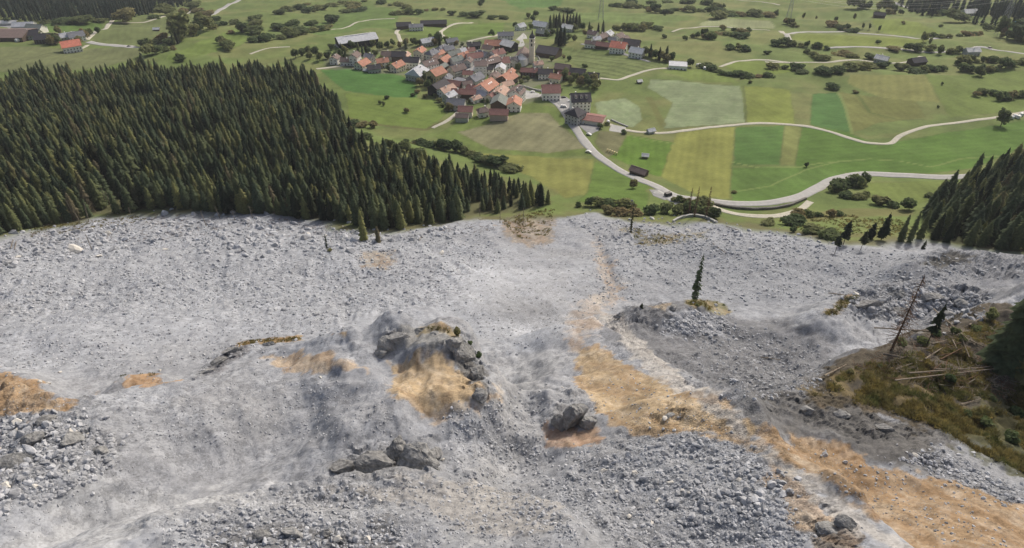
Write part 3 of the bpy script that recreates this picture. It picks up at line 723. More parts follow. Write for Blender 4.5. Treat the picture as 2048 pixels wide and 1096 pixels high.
ROADS = [
    ('road', [(1040,196),(1085,192),(1110,205),(1132,228),(1152,258),(1180,296),(1215,325),(1262,352),(1310,372),(1360,394),(1420,404),(1480,409),(1540,407),(1600,394),(1640,374),(1672,357),(1720,350),(1800,352),(1890,356),(1960,352)], 7.0, 'asphalt', 'grey valley road curving below the village and fields'),
    ('lane', [(1210,246),(1262,262),(1310,266),(1380,260),(1460,251),(1560,248),(1620,254),(1680,270),(1735,286),(1768,288),(1800,272),(1850,254),(1910,246),(1985,236),(2070,220)], 4.2, 'gravel', 'pale gravel lane snaking between the meadows'),
    ('lane', [(1562,62),(1572,68),(1580,80)], 7, 'gravel', 'pale lane stub at the hairpin bend'),
    ('lane', [(1578,78),(1574,72),(1590,66),(1640,65),(1720,67),(1800,73),(1860,78),(1895,75)], 6.5, 'asphalt', 'pale road along the upper loop meadow'),
    ('lane', [(1650,97),(1700,94),(1760,96),(1830,102),(1890,104),(1935,100),(1962,94),(2000,101),(2070,110)], 6.0, 'asphalt', 'pale road below the loop meadow'),
    ('path', [(1530,124),(1580,125),(1640,125),(1712,120),(1800,126),(1822,122),(1842,113)], 4, 'gravel', 'thin gravel track under the hedges on the right'),
    ('path', [(1440,134),(1480,122),(1525,120),(1580,125)], 4, 'gravel', 'thin gravel track curving above the green strip'),
    ('path', [(1200,157),(1232,160),(1260,152),(1300,140),(1345,136)], 4, 'gravel', 'gravel track below the striped mown field'),
    ('path', [(1162,88),(1210,97),(1260,112),(1300,124)], 4.5, 'paving', 'paved lane along the upper edge of the striped field'),
    ('path', [(1345,64),(1365,57),(1400,54),(1460,55),(1540,61)], 4, 'gravel', 'thin track across the pale far meadow'),
    ('road', [(176,84),(220,91),(270,95),(330,80),(370,58),(420,30),(475,2),(500,-8)], 9, 'asphalt', 'pale main road in the far left valley'),
    ('lane', [(172,80),(190,64),(215,52),(226,40),(232,28)], 6, 'gravel', 'pale lane up to the river forest at far left'),
    ('path', [(222,46),(290,44),(345,30),(395,16)], 4, 'gravel', 'thin track beside the far river'),
    ('path', [(140,101),(158,99),(175,90)], 5, 'gravel', 'curved farm drive by the red roofed farm'),
    ('path', [(659,60),(700,52),(740,40),(790,37)], 4, 'gravel', 'straight field track behind the large barn'),
    ('path', [(633,138),(660,135),(690,131)], 4.5, 'gravel', 'short lane entering the village from the left'),
    ('path', [(810,52),(800,58),(797,72),(802,84)], 5, 'gravel', 'curved lane down from the upper farm'),
    ('path', [(886,75),(883,62),(895,54),(945,45)], 5, 'gravel', 'lane rising past the upper green meadow'),
    ('path', [(935,83),(970,75),(1000,66)], 4.5, 'gravel', 'lane along the upper edge of the village'),
    ('path', [(865,256),(892,243),(912,228),(925,212)], 3.6, 'gravel', 'farm track climbing to the village from the lower meadow'),
    ('path', [(500,108),(540,96),(580,94)], 3.5, 'gravel', 'short farm track left of the village'),
    ('path', [(1310,384),(1330,392),(1358,408)], 6, 'concrete', 'pale concrete ramp beside the road'),
    ('path', [(1420,414),(1480,430),(1540,434),(1590,424),(1620,404)], 4.5, 'gravel', 'gravel service track below the dark retaining wall'),
    ('lane', [(1780,3),(1800,10),(1822,18)], 9, 'asphalt', 'pale far road at the top right'),
    ('path', [(1440,-4),(1500,2),(1560,10)], 4, 'gravel', 'thin track at the top edge of the far meadow'),
]
road_lines = []
for nme, pts, wd, mt, lb in ROADS:
    o, l = ribbon(nme, pts, wd, mt, .15 + .01 * len(road_lines) % .1, lb); road_lines.append((l, wd))

def yard(name, pts, mat, label, lift=.2):
    P = atv(pts); c = P.mean(0); n = 7
    vs, fs = [], []
    m = len(P)
    for r in np.linspace(0, 1, n):
        for p in P:
            q = c + (p - c) * max(r, .02); vs.append((q[0], q[1], float(HT(q[0], q[1])) + (lift if r < 1 else -.4)))
    for i in range(n - 1):
        for j in range(m): fs.append((i * m + j, i * m + (j + 1) % m, (i + 1) * m + (j + 1) % m, (i + 1) * m + j))
    fs.append(tuple(range(m)))
    me = bpy.data.meshes.new(name); me.from_pydata(vs, [], fs); me.materials.append(M[mat]); me.update()
    tag(link(name, me), label, kind='structure')
yard('pavement', [(1100,192),(1130,190),(1146,200),(1148,228),(1138,240),(1128,222),(1112,206)], 'paving', 'grey forecourt beside the road at the village foot')
yard('pavement', [(1148,244),(1205,250),(1200,262),(1180,272),(1160,256)], 'paving', 'grey yard below the red brown flat roof')
yard('pavement', [(1222,247),(1254,254),(1248,268),(1216,262)], 'concrete', 'pale concrete slab beside the gravel lane')
yard('pavement', [(1045,178),(1080,186),(1085,194),(1048,200),(1038,190)], 'concrete', 'pale square in front of the village houses')
yard('pavement', [(1295,378),(1325,378),(1345,395),(1330,402),(1305,392)], 'paving', 'rubbly grey pad below the road')
yard('pavement', [(830,122),(870,140),(905,150),(925,165),(900,160),(862,156),(838,150)], 'paving', 'grey village street between the lower houses')
yard('pavement', [(890,120),(935,122),(990,128),(985,140),(940,144),(905,138)], 'paving', 'grey village square between the middle houses')
yard('pavement', [(1030,80),(1048,64),(1056,76),(1050,92),(1036,96)], 'concrete', 'pale curved lane beside the church')
yard('pavement', [(660,92),(672,86),(745,62),(752,66),(748,80),(700,94),(672,98)], 'gravel', 'gravel apron around the large barn')
yard('pavement', [(0,44),(60,46),(80,60),(70,76),(20,80),(-20,78),(-20,46)], 'paving', 'grey yard of the far left sawmill')

# ------------------------------------------------------------------ vegetation prototypes
def conifer_mesh(name, h=20.0, r=2.6, seed=0, levels=15, per=8, mat='spruce', bare=.10, droop=.55, trunk=True, thin=1.0, twig=False):
    rd = random.Random(seed); tb, cb = MB(), MB()
    tb.bar((0, 0, -1.5), (0, 0, h * .97), .022 * h * .7, .03, 6)
    for i in range(levels):
        t = i / (levels - 1); z = h * (bare + (1 - bare) * t ** .92)
        rr = r * (1 - t) ** .5 * rd.uniform(.8, 1.15) + .12
        if t < .12: rr *= .72 + t * 2.3
        n = max(4, int(per * (1 - .45 * t)))
        if twig:
            for k in range(n):
                a = rd.uniform(0, 6.28); q = rr * rd.uniform(.4, 1.1); z0 = z + rd.uniform(-.6, .6); p1 = (q * math.cos(a), q * math.sin(a), z0 - q * droop * .5)
                cb.bar((0, 0, z0), p1, .06, .03, 3)
                for _ in range(3):
                    f = rd.uniform(.35, 1); b0 = (p1[0] * f, p1[1] * f, z0 + (p1[2] - z0) * f); cb.bar(b0, (b0[0] + rd.gauss(0, .25), b0[1] + rd.gauss(0, .25), b0[2] - rd.uniform(.2, .6)), .04, .02, 3)
            continue
        a0 = rd.uniform(0, 6.28)
        for k in range(n):
            if rd.random() > thin: continue
            a = a0 + 2 * math.pi * (k + rd.uniform(-.3, .3)) / n; q = rr * rd.uniform(.65, 1.2)
            dz = -q * droop * rd.uniform(.6, 1.3); w = q * rd.uniform(.30, .48) + .1
            ca, sa = math.cos(a), math.sin(a)
            z0 = z + rd.uniform(-.3, .3)
            def p(u, v, zz): return (u * ca - v * sa, u * sa + v * ca, zz)
            up = h / levels * .55
            cb.add([p(0, 0, z0 + up), p(q * .5, w, z0 + dz * .45), p(q, 0, z0 + dz), p(q * .5, -w, z0 + dz * .45), p(q * .45, 0, z0 + dz * .2 + up * .5)],
                   [(0, 1, 4), (1, 2, 4), (2, 3, 4), (3, 0, 4)])
    cb.bar((0, 0, h * .93), (0, 0, h * 1.03), .14, .01, 4)
    return tb, cb

def leafy(name, r=3.0, h=5.0, n=260, seed=0, clumps=7, leaf=.62):
    rd = random.Random(seed); cb = MB(); tb = MB()
    cs = []
    for i in range(clumps):
        a = rd.uniform(0, 6.28); q = r * .62 * math.sqrt(rd.random()); cs.append((q * math.cos(a), q * math.sin(a), h * rd.uniform(.34, .76), r * rd.uniform(.34, .6)))
    cs.append((0, 0, h * .5, r * .6))
    for i in range(n):
        cx, cy, cz, cr = rd.choice(cs)
        d = Vector((rd.gauss(0, 1), rd.gauss(0, 1), rd.gauss(0, 1))).normalized()
        q = cr * rd.uniform(.75, 1.12)
        p = Vector((cx, cy, cz)) + Vector((d.x * q, d.y * q, d.z * q * h / (2.1 * r)))
        if p.z < .05: p.z = rd.uniform(.05, .4)
        nrm = (d + Vector((rd.gauss(0, .5), rd.gauss(0, .5), rd.gauss(0, .5) + .3))).normalized()
        u = nrm.orthogonal().normalized(); u.rotate(Matrix.Rotation(rd.uniform(0, 6.28), 3, nrm)); w = nrm.cross(u)
        s = leaf * rd.uniform(.6, 1.4) * (r / 3.0) ** .5
        cb.add([p - u * s, p - w * s * .7, p + u * s, p + w * s * .7 + nrm * s * .3], [(0, 1, 2), (0, 2, 3)])
    tb.bar((0, 0, -.8), (0, 0, h * .45), .05 * r + .06, .03 * r + .02, 6)
    for i in range(4):
        c = rd.choice(cs); tb.bar((0, 0, h * .18), (c[0] * .8, c[1] * .8, c[2]), .025 * r + .03, .02, 4)
    return tb, cb

def rock_mesh(name, seed=0, sub=1, flat=.7, mat='rock'):
    rd = np.random.default_rng(seed)
    import bmesh
    bm = bmesh.new(); bmesh.ops.create_icosphere(bm, subdivisions=sub, radius=1.0)
    # chip flat faces off a ball, as broken rock is
    pl = [(lambda d: (d / np.linalg.norm(d), rd.uniform(.45, .8)))(rd.normal(size=3)) for _ in range(9)]
    sx, sy, sz = rd.uniform(.8, 1.25), rd.uniform(.65, 1.0), rd.uniform(.5, .85) * flat / .7
    for v in bm.verts:
        c = np.array(v.co)
        for n, d in pl:
            k = c @ n
            if k > d: c = c - n * (k - d)
        c = c * (1 + rd.uniform(-.07, .07)); v.co = (c[0] * sx, c[1] * sy, c[2] * sz)
    me = bpy.data.meshes.new(name); bm.to_mesh(me); bm.free(); me.materials.append(M[mat]); return me

def scatter(name, proto, pts, zs, scale, rot, idx, label, cat=None, tilt=None, aspect=None):
    """one uncountable mass: instances of the prototype meshes on points (geometry nodes)"""
    n = len(pts); me = bpy.data.meshes.new(name)
    me.vertices.add(n); me.vertices.foreach_set('co', np.concatenate([pts, zs[:, None]], 1).astype(np.float32).ravel())
    for an, arr in (('sc', scale), ('rz', rot)):
        a = me.attributes.new(an, 'FLOAT', 'POINT'); a.data.foreach_set('value', np.asarray(arr, np.float32))
    a = me.attributes.new('tl', 'FLOAT', 'POINT'); a.data.foreach_set('value', np.asarray(tilt if tilt is not None else np.zeros(n), np.float32))
    a = me.attributes.new('vi', 'INT', 'POINT'); a.data.foreach_set('value', np.asarray(idx, np.int32))
    o = link(name, me); tag(o, label, cat, kind='stuff')
    pc = bpy.data.collections.new(name + '_kinds')
    for i, pm in enumerate(proto): pc.objects.link(bpy.data.objects.new('%s_kind_%02d' % (name, i), pm))
    g = bpy.data.node_groups.new(name, 'GeometryNodeTree')
    g.interface.new_socket('Geometry', in_out='INPUT', socket_type='NodeSocketGeometry'); g.interface.new_socket('Geometry', in_out='OUTPUT', socket_type='NodeSocketGeometry')
    gi, go = g.nodes.new('NodeGroupInput'), g.nodes.new('NodeGroupOutput')
    ci = g.nodes.new('GeometryNodeCollectionInfo'); ci.inputs['Collection'].default_value = pc
    ci.inputs['Separate Children'].default_value = True; ci.inputs['Reset Children'].default_value = True
    ip = g.nodes.new('GeometryNodeInstanceOnPoints'); ip.inputs['Pick Instance'].default_value = True
    def attr(nm, ty):
        q = g.nodes.new('GeometryNodeInputNamedAttribute'); q.data_type = ty; q.inputs[0].default_value = nm; return q.outputs[0]
    cx = g.nodes.new('ShaderNodeCombineXYZ'); g.links.new(attr('rz', 'FLOAT'), cx.inputs[2]); g.links.new(attr('tl', 'FLOAT'), cx.inputs[0])
    g.links.new(gi.outputs[0], ip.inputs['Points']); g.links.new(ci.outputs[0], ip.inputs['Instance']); g.links.new(attr('vi', 'INT'), ip.inputs['Instance Index'])
    g.links.new(cx.outputs[0], ip.inputs['Rotation']); g.links.new(attr('sc', 'FLOAT'), ip.inputs['Scale'])
    g.links.new(ip.outputs[0], go.inputs[0])
    md = o.modifiers.new('scatter', 'NODES'); md.node_group = g
    return o

def thin_out(P, dmin):
    """keep points at least dmin apart"""
    cell = {}; keep = []
    for i, (x, y) in enumerate(P):
        k = (int(x // dmin), int(y // dmin)); ok = True
        for a in (-1, 0, 1):
            for b in (-1, 0, 1):
                for j in cell.get((k[0] + a, k[1] + b), ()):
                    if (P[j][0] - x) ** 2 + (P[j][1] - y) ** 2 < dmin * dmin: ok = False; break
                if not ok: break
            if not ok: break
        if ok: cell.setdefault(k, []).append(i); keep.append(i)
    return np.array(keep, int)

def fill(poly_px, dmin, tries, seed=0):
    P = atv(poly_px); r = np.random.default_rng(seed)
    x0, y0 = P.min(0); x1, y1 = P.max(0)
    q = np.stack([r.uniform(x0, x1, tries), r.uniform(y0, y1, tries)], 1)
    q = q[inside(q[:, 0], q[:, 1], P)]
    return q[thin_out(q, dmin)]

# ---- conifer prototypes: separate trunk and crown meshes, and joined ones for the mass
CON = []
for i in range(7):
    tb, cb = conifer_mesh('c', 20, (4.0, 3.5, 4.3, 3.8, 3.1, 4.2, 4.6)[i], 100 + i, 19, 11, droop=(.45, .55, .4, .5, .6, .4, .4)[i])
    mt = 'spruce' if i != 4 else 'spruce_dark'
    tm, cm = tb.mesh('trunk', 'bark'), cb.mesh('crown', mt)
    j = MB(); j.add(tb.v, tb.f, 0); j.add(cb.v, cb.f, 1)
    CON.append((tm, cm, j.mesh('conifer', ['bark', mt])))
FARCON = []
for i in range(3):
    tb, cb = conifer_mesh('c', 20, (3.6, 4.2, 3.2)[i], 300 + i, 10, 7)
    j = MB(); j.add(tb.v, tb.f, 0); j.add(cb.v, cb.f, 1); FARCON.append(j.mesh('far_conifer', ['bark', 'far_needles']))

def place_conifer(x, y, h, k, label, group=None, cat='tree', wide=1.0, name='conifer_tree', rz=None, sink=.3):
    tm, cm, _ = CON[k]; s = h / 20.0
    z = float(HT(x, y)) - sink
    e = link(name, None, None, (x, y, z), random.uniform(0, 6.28) if rz is None else rz, (s * wide, s * wide, s))
    e.empty_display_size = .5
    link('trunk', tm, e); link('crown', cm, e); tag(e, label, cat, group); return e

# left forest and right forest
QL = fill(FOREST_L, 3.6, 52000, 1); QR = fill(FOREST_R, 5.0, 6000, 2)
gap = fbm(QL[:, 0], QL[:, 1], 26, 2, 140); QL = QL[(gap > -.75)]
_d, _, _ = seg_dist(QL[:, 0], QL[:, 1], np.stack([EX, EY], 1))
tail = (QL[:, 0] > -40) & (RNG.random(len(QL)) < .35); QL = QL[~tail]
def forest(Q, side, keep, label, gname, hmean):
    z = HT(Q[:, 0], Q[:, 1]); px, py = project(Q[:, 0], Q[:, 1], z)
    vis = (px > -60) & (px < 2110)
    D = np.hypot(np.hypot(Q[:, 0], Q[:, 1]), z - CAMZ)
    # the trees one sees best: the front ranks along the scree, then nearest
    ed, _, _ = seg_dist(Q[:, 0], Q[:, 1], np.stack([EX, EY], 1)); order = np.argsort(np.where(vis, 0, 1e4) + (ed if side == 'conifer_forest' else D)); ind = order[:keep]; rest = order[keep:]
    hh = hmean * (1 + .22 * fbm(Q[:, 0], Q[:, 1], 40, 2, 150)) * RNG.uniform(.55, 1.15, len(Q))
    hh = hh * (1 - .2 * sstep(820, 1080, px)) if side == 'conifer_forest' else hh
    kk = np.clip(((fbm(Q[:, 0], Q[:, 1], 45, 2, 151) * 3.0 + 3.5) + RNG.normal(0, 1.6, len(Q))), 0, 6).astype(int)
    for i in ind:
        if side == 'conifer_forest': b_ = ('at the left picture edge', 'left of the middle', 'right of the middle', 'in the tail towards the village road')[int(np.digitize(px[i], (260, 520, 800)))]
        else: b_ = 'low above the scree rim' if py[i] > 440 else 'high beside the lower meadow'
        place_conifer(Q[i, 0], Q[i, 1], hh[i], kk[i], label + ', ' + b_, gname, wide=RNG.uniform(.9, 1.2))
    scatter(side, [c[2] for c in CON], Q[rest], z[rest] - .3, hh[rest] / 20, RNG.uniform(0, 6.28, len(rest)), kk[rest], None)
    return side
forest(QL, 'conifer_forest', 200, 'dark green conifer in the left forest front', 'front ranks of the left forest', 18.5)
bpy.data.objects['conifer_forest']['label'] = 'dense conifer forest covering the slope on the left'
forest(QR, 'conifer_wood', 70, 'dark conifer in the steep wood at the right edge', 'front ranks of the right wood', 19)
bpy.data.objects['conifer_wood']['label'] = 'dark conifer wood behind the front trees at the right edge'

# far woods across the valley
FAR = [([(-120,40),(0,38),(110,46),(215,44),(270,34),(330,24),(380,6),(400,-12),(-120,-40)], 8.5, 'far_valley_forest', 'dark blue green forest on the far bank at top left'),
       ([(1815,22),(1860,38),(1940,46),(1985,62),(2080,96),(2080,-40),(1790,-30),(1770,-5)], 9.5, 'far_right_forest', 'dark forest beyond the meadows at top right')]
for pts, dm, nme, lb in FAR:
    q = fill(pts, dm, 9000, 5); z = HT(q[:, 0], q[:, 1])
    if 'right' in nme:
        g = fbm(q[:, 0], q[:, 1], 60, 2, 160) > -.25; q, z = q[g], z[g]
    scatter(nme, FARCON, q, z - .5, RNG.uniform(.85, 1.4, len(q)), RNG.uniform(0, 6.28, len(q)), RNG.integers(0, 3, len(q)), lb)

# ---- shrubs: hedges along the terraces and single bushes
SHR = []
for i in range(8):
    tb, cb = leafy('s', 3.0, (3.6, 4.6, 5.4, 4.0, 6.0, 3.2, 7.5, 9.0)[i], (360, 380, 400, 360, 420, 340, 460, 520)[i], 200 + i)
    SHR.append((tb.mesh('stem', 'bark'), cb.mesh('foliage', 'leaves')))
shrub_n = [0]
def place_shrub(x, y, r, k, label, group, name='shrub', cat='shrub', parts=False, wide=1.0):
    s = r / 3.0; z = float(HT(x, y)) - .15
    if parts:
        e = link(name, None, None, (x, y, z), random.uniform(0, 6.28), (s * wide, s * wide, s))
        link('stem' if cat == 'shrub' else 'trunk', SHR[k][0], e); link('foliage' if cat == 'shrub' else 'crown', SHR[k][1], e)
    else:
        e = link(name, SHR[k][1], None, (x, y, z), random.uniform(0, 6.28), (s * wide * random.uniform(.8, 1.25), s * wide * random.uniform(.8, 1.2), s * random.uniform(.75, 1.25)))
    tag(e, label, cat, group); shrub_n[0] += 1; return e

HEDGES = [  # picture points, spacing m, radius m, what it is
    ([(512,66),(560,60),(620,52),(662,46)], 7, 4.2, 'the second terrace left of the large barn'),
    ([(512,84),(570,77),(650,60)], 7, 4.4, 'the terrace just above the left forest'),
    ([(512,40),(560,28),(612,10)], 9, 4.6, 'the upper left terrace at the top of the picture'),
    ([(612,26),(650,17),(682,8)], 8, 4.6, 'the short upper terrace left of the tall tree clump'),
    ([(690,26),(705,22),(722,25),(700,12)], 6, 6.5, 'the tall tree clump above the large barn'),
    ([(787,31),(812,28),(837,29)], 7, 4.2, 'the bank left of the upper farm'),
    ([(838,22),(862,21),(884,20)], 8, 3.6, 'the bank above the upper farm'),
    ([(902,30),(940,33),(975,38),(1010,38)], 7, 4.6, 'the long bank above the upper green meadow'),
    ([(730,3),(770,8),(812,17)], 9, 3.6, 'the thin bank at the top left of the middle'),
    ([(340,90),(360,84),(385,72),(405,64),(425,56)], 5, 8.0, 'the tall tree belt beside the far left road'),
    ([(290,94),(310,88),(330,82)], 8, 5.0, 'the bend of the far left road'),
    ([(300,110),(322,106),(345,101)], 7, 5.0, 'the meadow edge behind the left forest'),
    ([(357,113),(367,119)], 6, 4.2, 'the green slope behind the left forest'),
    ([(442,86),(452,93),(462,102)], 6, 5.0, 'the clump between the left terraces'),
    ([(462,67),(490,64),(512,60)], 8, 4.2, 'the green tongue left of the terraces'),
    ([(435,52),(470,49),(510,50)], 8, 4.4, 'the terrace near the far left road'),
    ([(396,24),(412,34),(430,42)], 8, 5.0, 'the roadside at the top left'),
    ([(250,46),(300,40),(340,30),(390,18)], 13, 6.0, 'the river bank at the far left'),
    ([(95,46),(130,47),(170,46),(200,45)], 13, 5.5, 'the forest foot behind the far green field'),
    ([(1106,21),(1122,22),(1140,26)], 7, 5.2, 'the copse above the church'),
    ([(1224,12),(1262,16),(1296,17)], 8, 4.6, 'the upper bank right of the pylon'),
    ([(1266,6),(1310,8),(1360,7),(1411,9)], 11, 4.6, 'the topmost bank right of the pylon'),
    ([(1299,23),(1320,27),(1341,28)], 6, 5.4, 'the thick copse on the far meadow'),
    ([(1349,22),(1385,24),(1419,23)], 8, 4.8, 'the bank right of the thick copse'),
    ([(1429,21),(1445,26),(1461,28)], 8, 4.8, 'the bank above the pale far meadow'),
    ([(1439,36),(1480,33),(1534,32)], 9, 4.8, 'the edge of the pale far meadow'),
    ([(1236,60),(1262,61),(1289,61)], 7, 4.0, 'the bank behind the right hamlet'),
    ([(1294,55),(1308,58),(1321,62)], 7, 4.0, 'the bank end right of the hamlet'),
    ([(1386,75),(1400,76),(1416,79)], 5, 5.0, 'the round copse on the open right meadow'),
    ([(1434,68),(1460,72),(1486,76)], 7, 3.6, 'the low bank below the two round bushes'),
    ([(1449,60),(1466,62),(1484,65)], 6, 5.0, 'the dark copse near the hairpin'),
    ([(1459,98),(1477,99),(1494,101)], 6, 4.0, 'the dark clump above the thin track'),
    ([(1496,103),(1515,106),(1531,108)], 8, 2.6, 'the thin row above the thin track'),
    ([(1414,136),(1444,148),(1474,153),(1505,154),(1536,153)], 6.5, 3.2, 'the long bank under the middle track'),
    ([(1573,48),(1584,51),(1596,55)], 6, 4.6, 'the corner of the hairpin road'),
    ([(1553,92),(1575,91),(1596,92),(1625,95),(1653,98)], 6, 4.2, 'the bank below the hairpin loop'),
    ([(1664,54),(1682,58),(1704,65)], 6, 4.4, 'the roadside grove on the upper loop'),
    ([(1708,17),(1730,18),(1750,20),(1771,24)], 7, 7.0, 'the tall belt at the top right'),
    ([(1776,28),(1788,28),(1801,30)], 7, 6.0, 'the grove at the end of the top right belt'),
    ([(1611,109),(1627,113),(1643,118)], 6, 4.0, 'the dark slope clump on the bare right meadow'),
    ([(1544,137),(1565,138),(1591,140)], 6, 4.0, 'the green strip above the right fields'),
    ([(1606,145),(1640,146),(1673,147),(1712,140),(1751,134),(1790,140),(1831,146)], 6.5, 3.6, 'the long winding bank above the right fields'),
    ([(1848,144),(1866,142),(1886,137)], 7, 3.4, 'the short bank at the right fields'),
    ([(1686,112),(1710,116),(1736,118)], 8, 3.2, 'the row above the lower right track'),
    ([(1788,100),(1802,101),(1816,101)], 6, 4.0, 'the roadside between the two right roads'),
    ([(1831,102),(1844,103),(1856,102)], 5, 5.0, 'the grove crossing the lower right road'),
    ([(1881,108),(1900,107),(1916,106)], 5, 4.6, 'the dark grove by the right lay by'),
    ([(1853,72),(1875,76),(1898,76)], 7, 4.0, 'the bank where the upper loop road ends'),
    ([(1916,73),(1938,72),(1958,70)], 7, 4.4, 'the copse right of the loop road end'),
    ([(1911,128),(1936,127),(1960,125),(1986,124)], 5.5, 4.6, 'the thick bank at the right'),
    ([(1931,142),(1945,146),(1960,152)], 6, 4.4, 'the corner of the right fields'),
    ([(1976,142),(2010,136),(2048,130)], 6, 4.6, 'the brown bank at the right edge'),
    ([(1946,190),(1964,188),(1983,187)], 6, 3.4, 'the green field at the right'),
    ([(1998,202),(2022,197),(2052,190)], 4.5, 4.0, 'the slope at the right edge above the lane'),
    ([(1669,178),(1690,183),(1712,186)], 8, 2.0, 'the upper corner of the brown green field'),
    ([(712,278),(725,279),(737,278)], 5, 2.8, 'the corner of the left forest'),
    ([(702,252),(725,254),(747,255)], 6, 2.4, 'the pasture edge right of the forest'),
    ([(762,295),(790,298),(815,303),(837,308)], 4.5, 3.2, 'the first bank below the village'),
    ([(812,285),(840,290),(870,295),(897,300)], 5, 2.8, 'the second bank below the village'),
    ([(917,303),(945,312),(974,325)], 5, 2.8, 'the bank under the brown field'),
    ([(974,327),(1000,334),(1024,342)], 5, 2.6, 'the end of the bank near the forest tail'),
    ([(1159,412),(1180,411),(1206,412),(1235,411),(1266,413)], 4.2, 3.4, 'the dark shrub belt at the top of the scree'),
    ([(1215,428),(1240,430),(1268,430)], 4.2, 2.8, 'the lower shrub belt at the scree edge'),
    ([(1301,427),(1316,426),(1331,426)], 4, 3.2, 'the clump above the curved dam'),
    ([(1356,428),(1375,424),(1395,424),(1415,428),(1434,436)], 3.6, 3.6, 'the thicket behind the curved dam'),
    ([(1345,400),(1375,408),(1410,414)], 4, 2.8, 'the dark verge under the road'),
    ([(1664,384),(1680,378),(1698,374),(1715,372),(1730,369)], 4.5, 4.2, 'the big brown bush group beside the lower road'),
    ([(1690,396),(1712,398),(1734,394)], 4.5, 2.6, 'the low scrub under the brown bush group'),
    ([(1753,408),(1772,410),(1795,414),(1816,418)], 4.5, 3.6, 'the bushes below the small lower meadow'),
    ([(1852,394),(1866,394),(1880,392)], 4.5, 3.2, 'the bushes at the edge of the right wood'),
    ([(1596,436),(1620,434),(1650,432),(1681,431)], 5, 2.8, 'the brown bank above the right scree'),
    ([(1540,450),(1560,449),(1586,449)], 5, 2.4, 'the ochre bank at the scree edge'),
    ([(1588,464),(1600,465),(1612,468)], 4, 1.8, 'the scree notch on the right'),
    ([(1624,466),(1640,470),(1656,476)], 4, 2.0, 'the scree tongue on the right'),
    ([(1880,20),(1900,40),(1990,64),(2040,80)], 16, 6.0, 'the wood edge at the top right'),
    ([(2000,74),(2020,80),(2046,88)], 7, 6.0, 'the slope under the right pylon'),
]
SINGLE = [((774,197),2.6,'lone bush on the bright green meadow below the large barn'),((760,208),2.2,'low bush on the step of the lower green meadow'),((768,211),2.0,'small low bush beside the meadow step'),
 ((813,224),2.8,'lone round bush low on the lower green meadow'),((1266,376),3.6,'round dark tree alone on the meadow below the road'),((1329,76),3.8,'left of the two round bushes on the open right meadow'),
 ((1371,81),3.8,'right of the two round bushes on the open right meadow'),((1498,63),4.4,'tall round bush right of the dark copse'),((1551,34),5.5,'dark tree at the left end of the hairpin corner'),
 ((1606,38),5.5,'pointed tree alone on the far right pasture'),((1632,39),3.6,'smaller pointed tree on the far right pasture'),((1671,42),4.0,'small tree left of the roadside grove'),
 ((1708,40),5.5,'tall slim tree above the roadside grove'),((1725,58),4.5,'left slim poplar by the upper loop road'),((1738,59),4.5,'middle slim poplar by the upper loop road'),((1757,63),4.5,'right slim poplar by the upper loop road'),
 ((1710,66),4.2,'dark round bush in front of the upper loop road'),((1755,88),3.6,'bush on the edge of the loop meadow'),((1846,84),6.0,'tall tree standing between the two right roads'),((1858,90),4.5,'dark pointed tree between the two right roads'),
 ((1806,48),3.2,'dark bush on the far right pasture above the meadow'),((1880,54),3.6,'round bush alone near the far right wood'),((1962,154),4.2,'dark round tree at the tip of the right bank'),
 ((2001,252),7.5,'large brown green tree beside the lane at the right edge'),((1884,170),2.0,'small bush on the right green field'),((1612,334),1.8,'small dark bush on the meadow line beside the tractor track'),
 ((1468,386),1.6,'tiny dark bush at the corner of the green field'),((1876,215),1.4,'tiny bush below the tan field'),((1303,426),2.0,'bush beside the white boulder'),((1278,168),1.5,'tiny bush under the small hut on the hummock'),
 ((1329,31),2.2,'small bush right below the thick copse'),((1484,158),2.0,'small bush on the green strip below the long bank'),((1500,166),2.2,'small bush above the pale field corner'),((960,14),6,'tall tree at the top middle'),((966,8),5.5,'second tall tree at the top middle')]
for pts, sp_, r, where in HEDGES:
    P = atv(pts); d = np.r_[0, np.cumsum(np.hypot(*np.diff(P, axis=0).T))]; n = max(2, int(d[-1] / sp_))
    n = min(n, 9 if pts[0][1] > 70 else 5)
    t = np.linspace(0, d[-1], n); X, Y = np.interp(t, d, P[:, 0]), np.interp(t, d, P[:, 1])
    big = r > 5.5
    for i in range(n):
        stretch = max(1.0, d[-1] / n / (1.35 * r)) if n > 1 else 1
        place_shrub(X[i] + RNG.normal(0, r * .25), Y[i] + RNG.normal(0, r * .3), r * 1.2 * RNG.uniform(.55, 1.2), int(RNG.integers(0, 6) if not big else RNG.integers(4, 8)),
                    ('leafy tree in ' if big else 'shrub in ') + where, ('trees in ' if big else 'shrubs in ') + where, 'leafy_tree' if big else 'shrub', 'tree' if big else 'shrub', wide=min(stretch, 2.2) * RNG.uniform(.9, 1.25))
for (px, py), r, lb in SINGLE:
    x, y, z = at(px, py); tall = 'tree' in lb or 'poplar' in lb
    k = (7 if r > 4 else 6) if tall else int(RNG.integers(0, 6))
    place_shrub(x, y, r * (.75 if tall else 1), k, lb, None, 'tree' if tall else 'shrub', 'tree' if tall else 'shrub', parts=r > 3, wide=.62 if ('poplar' in lb or 'slim' in lb or 'pointed' in lb) else 1)

